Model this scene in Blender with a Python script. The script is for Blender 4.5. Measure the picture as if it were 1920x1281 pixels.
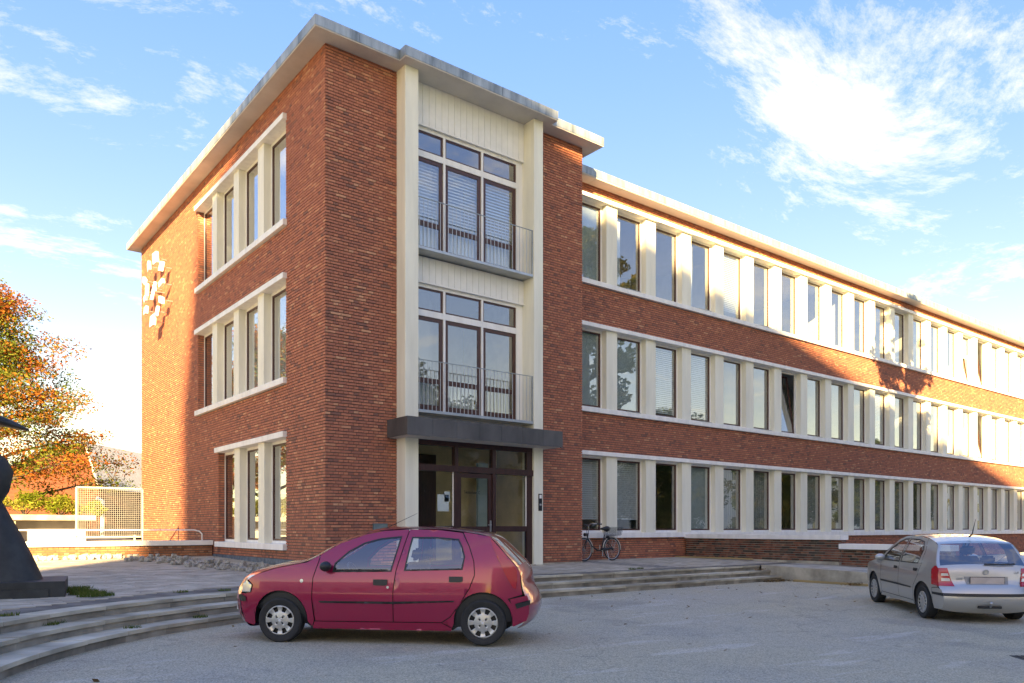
import bpy, bmesh, math, random
import numpy as np
from mathutils import Vector, Matrix
from mathutils.geometry import delaunay_2d_cdt
R = math.radians
random.seed(7)
for o in list(bpy.data.objects): bpy.data.objects.remove(o)
S = bpy.context.scene
COL = S.collection

# ------------------------------------------------------------------ camera
F = 1473.0                       # focal length in pixels of the 1920 px wide photograph
HZ = 991.5                       # horizon row
EYE = 1.5
AX = math.atan2(1870, 1473)      # angle of the long facade (+X) right of the view axis
SA, CA = math.sin(AX), math.cos(AX)
CR, CD = -4.396, 18.5            # building corner (world origin) in camera coordinates (right, depth)
def W(r, d):
    return ((r - CR) * SA + (d - CD) * CA, -(r - CR) * CA + (d - CD) * SA)
def px_on_z(px, py, z):
    d = (EYE - z) * F / (py - HZ)
    return W((px - 960) / F * d, d)
cam = bpy.data.cameras.new('camera'); camo = bpy.data.objects.new('camera', cam); COL.objects.link(camo)
cx, cy = W(0, 0)
camo.location = (cx, cy, EYE); camo.rotation_euler = (R(90), 0, -(math.pi / 2 - AX))
cam.sensor_width = 36; cam.lens = 36 * F / 1920; cam.shift_y = (HZ - 640.5) / 1920
cam.clip_end = 3000; cam.clip_start = .05
S.camera = camo

# ------------------------------------------------------------------ sky, sun, exposure
SUN_EL = R(20)
tx, ty = -.5593, -.8290          # horizontal direction towards the sun
world = bpy.data.worlds.new('World'); S.world = world; world.use_nodes = True
nt = world.node_tree; nt.nodes.clear()
def N(t, **k):
    n = nt.nodes.new(t)
    for a, b in k.items(): setattr(n, a, b)
    return n
out = N('ShaderNodeOutputWorld'); bg = N('ShaderNodeBackground')
sky = N('ShaderNodeTexSky', sky_type='NISHITA', sun_disc=False)
sky.sun_elevation = SUN_EL; sky.sun_rotation = math.atan2(tx, ty) ; sky.altitude = 0; sky.air_density = 1.0; sky.dust_density = .35; sky.ozone_density = 2.0
tc = N('ShaderNodeTexCoord'); sep = N('ShaderNodeSeparateXYZ'); nt.links.new(tc.outputs['Generated'], sep.inputs[0])
add = N('ShaderNodeMath', operation='ADD'); add.inputs[1].default_value = .12; nt.links.new(sep.outputs[2], add.inputs[0])
mx = N('ShaderNodeMath', operation='MAXIMUM'); mx.inputs[1].default_value = .05; nt.links.new(add.outputs[0], mx.inputs[0])
div = N('ShaderNodeVectorMath', operation='DIVIDE'); nt.links.new(tc.outputs['Generated'], div.inputs[0]); nt.links.new(mx.outputs[0], div.inputs[1])
mp = N('ShaderNodeMapping'); mp.inputs['Scale'].default_value = (.62, .9, 0); mp.inputs['Location'].default_value = (15.773, 17.385, 0); mp.inputs['Rotation'].default_value = (0, 0, R(20))
nt.links.new(div.outputs[0], mp.inputs[0])
n1 = N('ShaderNodeTexNoise'); n1.inputs['Scale'].default_value = 2.6; n1.inputs['Lacunarity'].default_value = 2.3; n1.inputs['Detail'].default_value = 8; n1.inputs['Roughness'].default_value = .7; n1.inputs['Distortion'].default_value = .35
nt.links.new(mp.outputs[0], n1.inputs['Vector'])
cr = N('ShaderNodeValToRGB'); cr.color_ramp.elements[0].position = .525; cr.color_ramp.elements[1].position = .84
nt.links.new(n1.outputs[0], cr.inputs[0])
cm = N('ShaderNodeMath', operation='MULTIPLY'); cm.inputs[1].default_value = .85; nt.links.new(cr.outputs[0], cm.inputs[0])
sat = N('ShaderNodeHueSaturation'); sat.inputs['Saturation'].default_value = 3.1; sat.inputs['Hue'].default_value = .54
gam = N('ShaderNodeGamma'); gam.inputs[1].default_value = .31; nt.links.new(sky.outputs[0], gam.inputs[0]); nt.links.new(gam.outputs[0], sat.inputs['Color'])
mix = N('ShaderNodeMixRGB'); mix.inputs[2].default_value = (1.42, 1.48, 1.6, 1)
nt.links.new(cm.outputs[0], mix.inputs[0]); nt.links.new(sat.outputs[0], mix.inputs[1])
nt.links.new(mix.outputs[0], bg.inputs[0]); bg.inputs[1].default_value = .15
nt.links.new(bg.outputs[0], out.inputs[0])
sl = bpy.data.lights.new('sun', 'SUN'); sl.energy = 2.7; sl.angle = R(.5); sl.color = (1, .87, .70)
so = bpy.data.objects.new('sun', sl); COL.objects.link(so)
so.rotation_euler = Vector((tx * math.cos(SUN_EL), ty * math.cos(SUN_EL), math.sin(SUN_EL))).to_track_quat('Z', 'Y').to_euler()
so.location = (0, -60, 40)
S.view_settings.view_transform = 'Standard'; S.view_settings.look = 'None'; S.view_settings.gamma = 1; S.view_settings.use_curve_mapping = False
S.view_settings.exposure = 3.25
S.view_settings.use_white_balance = True; S.view_settings.white_balance_temperature = 14000; S.view_settings.white_balance_tint = 6

# ------------------------------------------------------------------ materials
MATS = {}
def mat(name, col, rough=.6, metal=0., var=.12, vscale=3., bump=0., bscale=40., coat=0., spec=.5, col2=None, detail=6, stretch=None):
    if name in MATS: return MATS[name]
    m = bpy.data.materials.new(name); m.use_nodes = True; t = m.node_tree; b = t.nodes['Principled BSDF']
    b.inputs['Roughness'].default_value = rough; b.inputs['Metallic'].default_value = metal
    b.inputs['Coat Weight'].default_value = coat; b.inputs['Coat Roughness'].default_value = .04; b.inputs['Specular IOR Level'].default_value = spec
    c = t.nodes.new('ShaderNodeTexCoord')
    vec = c.outputs['Object']
    if stretch:
        mpn = t.nodes.new('ShaderNodeMapping'); mpn.inputs['Scale'].default_value = stretch; t.links.new(vec, mpn.inputs[0]); vec = mpn.outputs[0]
    if var > 0:
        n = t.nodes.new('ShaderNodeTexNoise'); n.inputs['Scale'].default_value = vscale; n.inputs['Detail'].default_value = detail; n.inputs['Roughness'].default_value = .6
        t.links.new(vec, n.inputs['Vector'])
        r = t.nodes.new('ShaderNodeValToRGB'); e = r.color_ramp.elements
        lo = [max(0, v * (1 - var * 2)) for v in col] if col2 is None else col2
        e[0].position = .3; e[0].color = (*lo, 1); e[1].position = .62; e[1].color = (*[min(1, v * (1 + var * .35)) for v in col], 1)
        t.links.new(n.outputs[0], r.inputs[0]); t.links.new(r.outputs[0], b.inputs['Base Color'])
    else:
        b.inputs['Base Color'].default_value = (*col, 1)
    if bump > 0:
        n2 = t.nodes.new('ShaderNodeTexNoise'); n2.inputs['Scale'].default_value = bscale; n2.inputs['Detail'].default_value = 4
        t.links.new(vec, n2.inputs['Vector'])
        bp = t.nodes.new('ShaderNodeBump'); bp.inputs['Strength'].default_value = bump; bp.inputs['Distance'].default_value = .01
        t.links.new(n2.outputs[0], bp.inputs['Height']); t.links.new(bp.outputs[0], b.inputs['Normal'])
    MATS[name] = m; return m
def piece_mat(name, stops, rough=.8, bump=.3, bscale=60., nvar=.25, nscale=9., big=0., bigcol=(.1, .08, .06)):
    """colour differs from piece to piece: 'rnd' face attribute plus the object's own random number"""
    m = bpy.data.materials.new(name); m.use_nodes = True; t = m.node_tree; b = t.nodes['Principled BSDF']; L = t.links.new
    b.inputs['Roughness'].default_value = rough; b.inputs['Specular IOR Level'].default_value = .25
    at = t.nodes.new('ShaderNodeAttribute'); at.attribute_name = 'rnd'
    oi = t.nodes.new('ShaderNodeObjectInfo')
    ad = t.nodes.new('ShaderNodeMath'); ad.operation = 'ADD'; L(at.outputs['Fac'], ad.inputs[0]); L(oi.outputs['Random'], ad.inputs[1])
    fr = t.nodes.new('ShaderNodeMath'); fr.operation = 'FRACT'; L(ad.outputs[0], fr.inputs[0])
    r = t.nodes.new('ShaderNodeValToRGB'); L(fr.outputs[0], r.inputs[0])
    e = r.color_ramp.elements
    while len(e) < len(stops): e.new(.5)
    for q, (p, cc) in zip(e, stops): q.position = p; q.color = (*cc, 1)
    g = t.nodes.new('ShaderNodeNewGeometry')
    n = t.nodes.new('ShaderNodeTexNoise'); n.inputs['Scale'].default_value = nscale; n.inputs['Detail'].default_value = 5; L(g.outputs['Position'], n.inputs['Vector'])
    mr = t.nodes.new('ShaderNodeMapRange'); mr.inputs[1].default_value = .3; mr.inputs[2].default_value = .7; mr.inputs[3].default_value = 1 - nvar; mr.inputs[4].default_value = 1 + nvar * .6; L(n.outputs[0], mr.inputs[0])
    mu = t.nodes.new('ShaderNodeVectorMath'); mu.operation = 'MULTIPLY'; L(r.outputs[0], mu.inputs[0]); L(mr.outputs[0], mu.inputs[1])
    last = mu.outputs[0]
    if big > 0:
        nb = t.nodes.new('ShaderNodeTexNoise'); nb.inputs['Scale'].default_value = .35; nb.inputs['Detail'].default_value = 6; nb.inputs['Roughness'].default_value = .65; L(g.outputs['Position'], nb.inputs['Vector'])
        rb = t.nodes.new('ShaderNodeMapRange'); rb.inputs[1].default_value = .5; rb.inputs[2].default_value = .75; rb.inputs[3].default_value = 0; rb.inputs[4].default_value = big; L(nb.outputs[0], rb.inputs[0])
        mb = t.nodes.new('ShaderNodeMixRGB'); L(rb.outputs[0], mb.inputs[0]); L(last, mb.inputs[1]); mb.inputs[2].default_value = (*bigcol, 1); last = mb.outputs[0]
    L(last, b.inputs['Base Color'])
    n2 = t.nodes.new('ShaderNodeTexNoise'); n2.inputs['Scale'].default_value = bscale; L(g.outputs['Position'], n2.inputs['Vector'])
    bp = t.nodes.new('ShaderNodeBump'); bp.inputs['Strength'].default_value = bump; bp.inputs['Distance'].default_value = .006; L(n2.outputs[0], bp.inputs['Height']); L(bp.outputs[0], b.inputs['Normal'])
    MATS[name] = m; return m
def glass_mat(name, tint=(.95, .975, .97), ior=1.7, boost=1.0, rough=0.):
    m = bpy.data.materials.new(name); m.use_nodes = True; t = m.node_tree; t.nodes.clear(); L = t.links.new
    o = t.nodes.new('ShaderNodeOutputMaterial'); mx = t.nodes.new('ShaderNodeMixShader'); tr = t.nodes.new('ShaderNodeBsdfTransparent'); gl = t.nodes.new('ShaderNodeBsdfGlossy')
    tr.inputs[0].default_value = (*tint, 1); gl.inputs['Roughness'].default_value = rough; gl.inputs['Color'].default_value = (.95, .97, 1, 1)
    fr = t.nodes.new('ShaderNodeFresnel'); fr.inputs[0].default_value = ior
    ml = t.nodes.new('ShaderNodeMath'); ml.operation = 'MULTIPLY'; ml.use_clamp = True; ml.inputs[1].default_value = boost; L(fr.outputs[0], ml.inputs[0])
    ge = t.nodes.new('ShaderNodeNewGeometry'); ib = t.nodes.new('ShaderNodeMath'); ib.operation = 'SUBTRACT'; ib.inputs[0].default_value = 1; L(ge.outputs['Backfacing'], ib.inputs[1])
    m2 = t.nodes.new('ShaderNodeMath'); m2.operation = 'MULTIPLY'; L(ml.outputs[0], m2.inputs[0]); L(ib.outputs[0], m2.inputs[1]); ml = m2
    L(ml.outputs[0], mx.inputs[0]); L(tr.outputs[0], mx.inputs[1]); L(gl.outputs[0], mx.inputs[2]); L(mx.outputs[0], o.inputs[0])
    MATS[name] = m; return m
def leaf_mat(name, stops):
    m = bpy.data.materials.new(name); m.use_nodes = True; t = m.node_tree; t.nodes.clear(); L = t.links.new
    o = t.nodes.new('ShaderNodeOutputMaterial'); mx = t.nodes.new('ShaderNodeMixShader'); mx.inputs[0].default_value = .3
    d = t.nodes.new('ShaderNodeBsdfDiffuse'); tl = t.nodes.new('ShaderNodeBsdfTranslucent')
    at = t.nodes.new('ShaderNodeAttribute'); at.attribute_name = 'rnd'; r = t.nodes.new('ShaderNodeValToRGB'); L(at.outputs['Fac'], r.inputs[0])
    e = r.color_ramp.elements
    while len(e) < len(stops): e.new(.5)
    for q, (p, cc) in zip(e, stops): q.position = p; q.color = (*cc, 1)
    L(r.outputs[0], d.inputs[0]); L(r.outputs[0], tl.inputs[0]); L(d.outputs[0], mx.inputs[1]); L(tl.outputs[0], mx.inputs[2]); L(mx.outputs[0], o.inputs[0])
    MATS[name] = m; return m

BRICK = piece_mat('brick', [(0, (.25, .115, .088)), (.07, (.33, .128, .092)), (.15, (.43, .150, .098)), (.5, (.47, .165, .104)), (.85, (.51, .185, .114)), (.94, (.58, .23, .135)), (1, (.62, .30, .18))], nvar=.15, big=.22, bigcol=(.36, .15, .11))
BRICKL = piece_mat('brick_light', [(0, (.26, .10, .05)), (.3, (.34, .13, .07)), (.7, (.42, .17, .09)), (1, (.46, .23, .14))], nvar=.2)
PAVER = piece_mat('paver', [(0, (.38, .335, .265)), (.4, (.46, .405, .32)), (.8, (.51, .455, .365)), (1, (.56, .505, .41))], nvar=.25, nscale=2.2, big=.5, bigcol=(.30, .265, .225))
PAVERD = piece_mat('paver_dark', [(0, (.25, .23, .20)), (1, (.34, .31, .27))], nvar=.3, nscale=3)
MORTAR = mat('mortar', (.12, .095, .08), .95, bump=.4)
WHITE = mat('white_paint', (.86, .84, .79), .5, var=.07, vscale=1.6, stretch=(2.5, 2.5, .35))
CREAM = mat('cream_paint', (.83, .80, .66), .55, var=.07, vscale=1.3, bump=.05, stretch=(2, 2, .3))
BOARD = mat('white_board', (.80, .79, .74), .55, var=.04)
SOFFIT = mat('soffit', (.62, .58, .53), .8, var=.10, vscale=.8, bump=.1)
ZINC = mat('zinc', (.36, .41, .43), .5, .35, var=.28, vscale=1.6, col2=(.13, .17, .19), stretch=(2.2, 2.2, .35))
CANOPY = mat('canopy_metal', (.115, .108, .105), .5, .3, var=.2, vscale=1.5, stretch=(1, 1, .4))
BROWN = mat('brown_wood', (.085, .028, .020), .35, var=.2, vscale=4, stretch=(6, 6, .6))
DARKWOOD = mat('dark_wood', (.055, .022, .020), .3, var=.2, vscale=4, stretch=(6, 6, .6))
CONC = mat('concrete', (.47, .42, .335), .9, var=.25, vscale=1.7, bump=.35, bscale=70)
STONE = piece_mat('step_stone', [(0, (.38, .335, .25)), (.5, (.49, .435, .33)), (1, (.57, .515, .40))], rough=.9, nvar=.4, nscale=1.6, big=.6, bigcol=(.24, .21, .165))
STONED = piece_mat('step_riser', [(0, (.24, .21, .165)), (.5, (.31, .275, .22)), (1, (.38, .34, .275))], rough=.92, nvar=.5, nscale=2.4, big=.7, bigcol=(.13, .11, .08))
STEEL = mat('galvanised', (.45, .47, .48), .4, .7, var=.1)
BLACK = mat('black_plastic', (.018, .018, .019), .45, var=.1)
RUBBER = mat('rubber', (.022, .022, .022), .75, var=.2, vscale=12, bump=.15)
INTW = mat('interior_wall', (.72, .70, .64), .9, var=.05)
INTF = mat('interior_floor', (.16, .14, .12), .7, var=.1)
INTC = mat('interior_ceiling', (.6, .6, .58), .9, var=.03)
TAN = mat('tan_wall', (.66, .50, .28), .8, var=.12, vscale=1.5)
BLIND = mat('blind', (.68, .72, .71), .6, var=.03)
CURT = mat('curtain', (.38, .41, .40), .9, var=.06)
SCREEN = mat('screen', (.42, .48, .46), .8, var=.08, vscale=1.2)
GLASS = glass_mat('window_glass', ior=1.8, boost=3.0)
EGLASS = glass_mat('entrance_glass', ior=1.5, boost=1.2)
CARGLASS = glass_mat('car_glass', tint=(.88, .92, .91), ior=1.7, boost=2.4)
PAPER = mat('paper', (.62, .64, .62), .8, var=.03)
MEMB = mat('membrane', (.10, .15, .19), .6, var=.35, vscale=5)
DARKSC = mat('sculpture_metal', (.028, .033, .033), .62, .0, var=.35, vscale=2.5, bump=.25, bscale=90)

# ------------------------------------------------------------------ mesh helpers
class MB:
    def __init__(s): s.v = []; s.f = []
    def quad(s, a, b, c, d):
        n = len(s.v); s.v += [a, b, c, d]; s.f.append((n, n + 1, n + 2, n + 3))
    def box(s, x0, x1, y0, y1, z0, z1):
        n = len(s.v)
        s.v += [(x0, y0, z0), (x1, y0, z0), (x1, y1, z0), (x0, y1, z0), (x0, y0, z1), (x1, y0, z1), (x1, y1, z1), (x0, y1, z1)]
        for q in ((0, 3, 2, 1), (4, 5, 6, 7), (0, 1, 5, 4), (1, 2, 6, 5), (2, 3, 7, 6), (3, 0, 4, 7)): s.f.append(tuple(n + i for i in q))
        return s
    def bar(s, a, b, w, h=None):
        """box along a-b"""
        h = h or w; a = Vector(a); b = Vector(b); d = (b - a).normalized()
        up = Vector((0, 0, 1)) if abs(d.z) < .95 else Vector((1, 0, 0))
        sx = d.cross(up).normalized() * w / 2; sz = sx.cross(d).normalized() * h / 2
        n = len(s.v)
        for p in (a, b):
            for k in ((-1, -1), (1, -1), (1, 1), (-1, 1)): s.v.append(tuple(p + sx * k[0] + sz * k[1]))
        for q in ((0, 1, 2, 3), (7, 6, 5, 4), (0, 4, 5, 1), (1, 5, 6, 2), (2, 6, 7, 3), (3, 7, 4, 0)): s.f.append(tuple(n + i for i in q))
        return s
    def tube(s, pts, r, n=8, cap=True):
        pts = [Vector(p) for p in pts]; rs = r if isinstance(r, (list, tuple)) else [r] * len(pts)
        base = len(s.v); prev = None
        for i, p in enumerate(pts):
            d = (pts[min(i + 1, len(pts) - 1)] - pts[max(i - 1, 0)]).normalized()
            if prev is None:
                up = Vector((0, 0, 1)) if abs(d.z) < .9 else Vector((1, 0, 0)); u = d.cross(up).normalized()
            else:
                u = (prev - d * prev.dot(d)).normalized()
            prev = u; w = d.cross(u)
            for k in range(n):
                a = 2 * math.pi * k / n; s.v.append(tuple(p + (u * math.cos(a) + w * math.sin(a)) * rs[i]))
        for i in range(len(pts) - 1):
            for k in range(n):
                a = base + i * n + k; b = base + i * n + (k + 1) % n; s.f.append((a, b, b + n, a + n))
        if cap:
            s.f.append(tuple(base + k for k in range(n))[::-1]); e = base + (len(pts) - 1) * n; s.f.append(tuple(e + k for k in range(n)))
        return s
    def lathe(s, prof, n=32, axis='y', c=(0, 0, 0)):
        """prof: list of (radius, offset along the axis)"""
        base = len(s.v)
        for (r, o) in prof:
            for k in range(n):
                a = 2 * math.pi * k / n; x, z = r * math.cos(a), r * math.sin(a)
                s.v.append((c[0] + x, c[1] + o, c[2] + z) if axis == 'y' else (c[0] + x, c[1] + z, c[2] + o))
        for i in range(len(prof) - 1):
            for k in range(n):
                a = base + i * n + k; b = base + i * n + (k + 1) % n; s.f.append((a, a + n, b + n, b))
        return s
    def grid(s, rows):
        base = len(s.v); m = len(rows[0])
        for r in rows: s.v += [tuple(p) for p in r]
        for i in range(len(rows) - 1):
            for j in range(m - 1):
                a = base + i * m + j; s.f.append((a, a + 1, a + m + 1, a + m))
        return s
    def mesh(s, name):
        me = bpy.data.meshes.new(name); me.from_pydata([tuple(v) for v in s.v], [], s.f); me.validate(); return me
    def build(s, name, m=None, parent=None, smooth=False, angle=None, bevel=0):
        me = s.mesh(name)
        if bevel > 0:
            b = bmesh.new(); b.from_mesh(me); bmesh.ops.bevel(b, geom=list(b.edges), offset=bevel, segments=2, profile=.5, affect='EDGES'); b.to_mesh(me); b.free()
        return link(name, me, m, parent, smooth, angle)
def link(name, me, m=None, parent=None, smooth=False, angle=None):
    if m is not None: me.materials.clear(); me.materials.append(m)
    if smooth: me.polygons.foreach_set('use_smooth', [True] * len(me.polygons))
    if angle: 
        try: me.set_sharp_from_angle(angle=angle)
        except Exception: pass
    o = bpy.data.objects.new(name, me); COL.objects.link(o)
    if parent: o.parent = parent
    return o
def fixn(me):
    b = bmesh.new(); b.from_mesh(me); bmesh.ops.recalc_face_normals(b, faces=b.faces); b.to_mesh(me); b.free()
def empty(name, loc=(0, 0, 0), rz=0):
    o = bpy.data.objects.new(name, None); COL.objects.link(o); o.location = loc; o.rotation_euler = (0, 0, rz); o.empty_display_size = .3; return o
def tag(o, label=None, cat=None, group=None, kind=None):
    if label: o['label'] = label
    if cat: o['category'] = cat
    if group: o['group'] = group
    if kind: o['kind'] = kind
    return o
def bx(name, m, parent, *a, bevel=0):
    return MB().box(*a).build(name, m, parent, bevel=bevel)
def inst(name, me, parent, loc, rz=0, scale=(1, 1, 1), rot=None):
    o = bpy.data.objects.new(name, me); COL.objects.link(o); o.parent = parent; o.location = loc; o.rotation_euler = rot or (0, 0, rz); o.scale = scale; return o
def pip(x, y, poly):
    c = False; j = len(poly) - 1
    for i in range(len(poly)):
        xi, yi = poly[i]; xj, yj = poly[j]
        if (yi > y) != (yj > y) and x < (xj - xi) * (y - yi) / (yj - yi) + xi: c = not c
        j = i
    return c
def cdt(outline, holes=(), step=.0, extra=()):
    """triangulate a polygon with holes; interior points on a grid of size step"""
    pts = []; edges = []
    for poly in [outline] + list(holes):
        b = len(pts); n = len(poly)
        pts += [Vector(p) for p in poly]; edges += [(b + i, b + (i + 1) % n) for i in range(n)]
    if step:
        xs = [p[0] for p in outline]; ys = [p[1] for p in outline]
        x = min(xs) + step / 2
        while x < max(xs):
            y = min(ys) + step / 2
            while y < max(ys):
                if pip(x, y, outline) and not any(pip(x, y, h) for h in holes):
                    if min(min((Vector((x, y)) - p).length for p in pts[:sum(len(q) for q in [outline] + list(holes))]), 9) > step * .4: pts.append(Vector((x, y)))
                y += step
            x += step
    v, e, f, *_ = delaunay_2d_cdt(pts, edges, [], 0, 1e-6)
    tris = []
    for t in f:
        c = sum((v[i] for i in t), Vector((0, 0))) / len(t)
        if pip(c.x, c.y, outline) and not any(pip(c.x, c.y, h) for h in holes): tris.append(tuple(t))
    return [tuple(p) for p in v], tris

# ------------------------------------------------------------------ bricks and pavers
UB = MB().box(0, 1, 0, 1, 0, 1).mesh('brick')
UB.attributes.new('rnd', 'FLOAT', 'FACE')
UBM = {}
def unit(m):
    if m.name not in UBM:
        me = UB.copy(); me.name = 'brick'; me.materials.append(m); UBM[m.name] = me
    return UBM[m.name]
def bond(L, z0, z1, openings=(), c=.0744, P=.2675, zb=.48, pat=0):
    """cross bond: list of (a, b, zlo, zhi) on a wall of length L"""
    res = []; k = int(round((z0 - zb) / c)); g = .0055; gz = .0105
    while zb + k * c < z1 - .02:
        zl = max(z0, zb + k * c); zh = min(z1, zb + (k + 1) * c); zm = (zl + zh) / 2
        st = (k % 2 == 0); p = P if st else P / 2
        a = -((k // 2) % 2) * P / 2 if st else -P / 4
        ops = sorted((o[0], o[1]) for o in openings if o[2] < zm < o[3])
        while a < L:
            lo, hi = max(a, 0), min(a + p, L); segs = [(lo, hi)]
            for (oa, ob) in ops:
                nx = []
                for (s0, s1) in segs:
                    if ob <= s0 or oa >= s1: nx.append((s0, s1)); continue
                    if oa - s0 > .03: nx.append((s0, oa))
                    if s1 - ob > .03: nx.append((ob, s1))
                segs = nx
            for (s0, s1) in segs:
                if s1 - s0 > .03: res.append((s0 + g, s1 - g, zl + gz, zh - gz))
            a += p
        k += 1
    return res
class Wallbricks:
    """collects bricks in world space as (origin, u, n, a, b, zl, zh); the largest in view become objects"""
    def __init__(s): s.b = []
    def add(s, o, u, n, rects):
        for r in rects: s.b.append((o, u, n) + r)
    def emit(s, thing, indiv_parent, m, limit=300, depth=.05, jit=.003, stuffname='brickwork', name='brick', hide=None):
        rng = random.Random(3); sc = []
        for i, (o, u, n, a, b, zl, zh) in enumerate(s.b):
            p = Vector((o[0] + u[0] * (a + b) / 2, o[1] + u[1] * (a + b) / 2, (zl + zh) / 2)); d = p - Vector((cx, cy, EYE)); D = d.length
            f = -(d.x * n[0] + d.y * n[1]) / D if abs(n[0]) + abs(n[1]) > 0 else abs(d.z) / D
            rr = d.x * SA - d.y * CA; dd = d.x * CA + d.y * SA
            vis = dd > 0 and abs(rr / dd) < .65 and not (hide and hide(p))
            area = (b - a) * (zh - zl) if n != (0, 0) else (b - a) * (zh - zl)
            sc.append((area * max(f, 0) / D ** 2 if vis else 0, i))
        sc.sort(reverse=True); top = set(i for q, i in sc[:limit] if q > 0)
        V = []; Q = []; RN = []
        me = unit(m)
        for i, (o, u, n, a, b, zl, zh) in enumerate(s.b):
            j = rng.uniform(-jit, jit)
            ox, oy = o[0] + u[0] * a + n[0] * j, o[1] + u[1] * a + n[1] * j
            if i in top:
                inst(name, me, indiv_parent, (ox, oy, zl), math.atan2(u[1], u[0]), (b - a, depth, zh - zl))
            else:
                w = b - a; h = zh - zl; k = len(V)
                p00 = (ox, oy); p10 = (ox + u[0] * w, oy + u[1] * w); e = (-n[0] * depth, -n[1] * depth)
                for (X, Y) in (p00, p10): V += [(X, Y, zl), (X, Y, zh), (X + e[0], Y + e[1], zl), (X + e[0], Y + e[1], zh)]
                Q += [(k, k + 4, k + 5, k + 1), (k + 2, k, k + 1, k + 3), (k + 4, k + 6, k + 7, k + 5), (k + 1, k + 5, k + 7, k + 3), (k + 2, k + 6, k + 4, k)]
                RN += [rng.random()] * 5
        if V:
            me2 = bpy.data.meshes.new(stuffname); me2.from_pydata(V, [], Q)
            at = me2.attributes.new('rnd', 'FLOAT', 'FACE'); at.data.foreach_set('value', RN)
            o = link(stuffname, me2, m, thing); tag(o, kind='stuff'); return o
def wall_mesh(mb, o, u, n, L, z0, z1, openings, t=.28, back=.022, e=.03):
    """solid backing of a wall with rectangular openings"""
    xs = sorted({0, L} | {v for q in openings for v in q[:2] if 0 < v < L}); zs = sorted({z0, z1} | {v for q in openings for v in q[2:4] if z0 < v < z1})
    for i in range(len(zs) - 1):
        run = None
        for j in range(len(xs)):
            hole = j == len(xs) - 1 or any(q[0] < (xs[j] + xs[j + 1]) / 2 < q[1] and q[2] < (zs[i] + zs[i + 1]) / 2 < q[3] for q in openings)
            if not hole and run is None: run = xs[j]
            if hole and run is not None:
                a, b = max(run, e), min(xs[j], L - e); run = None
                P = [(o[0] + u[0] * q - n[0] * w, o[1] + u[1] * q - n[1] * w) for q, w in ((a, back), (b, back), (b, t), (a, t))]
                k = len(mb.v); mb.v += [(p[0], p[1], zs[i]) for p in P] + [(p[0], p[1], zs[i + 1]) for p in P]
                for q in ((0, 3, 2, 1), (4, 5, 6, 7), (0, 1, 5, 4), (1, 2, 6, 5), (2, 3, 7, 6), (3, 0, 4, 7)): mb.f.append(tuple(k + v for v in q))

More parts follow.
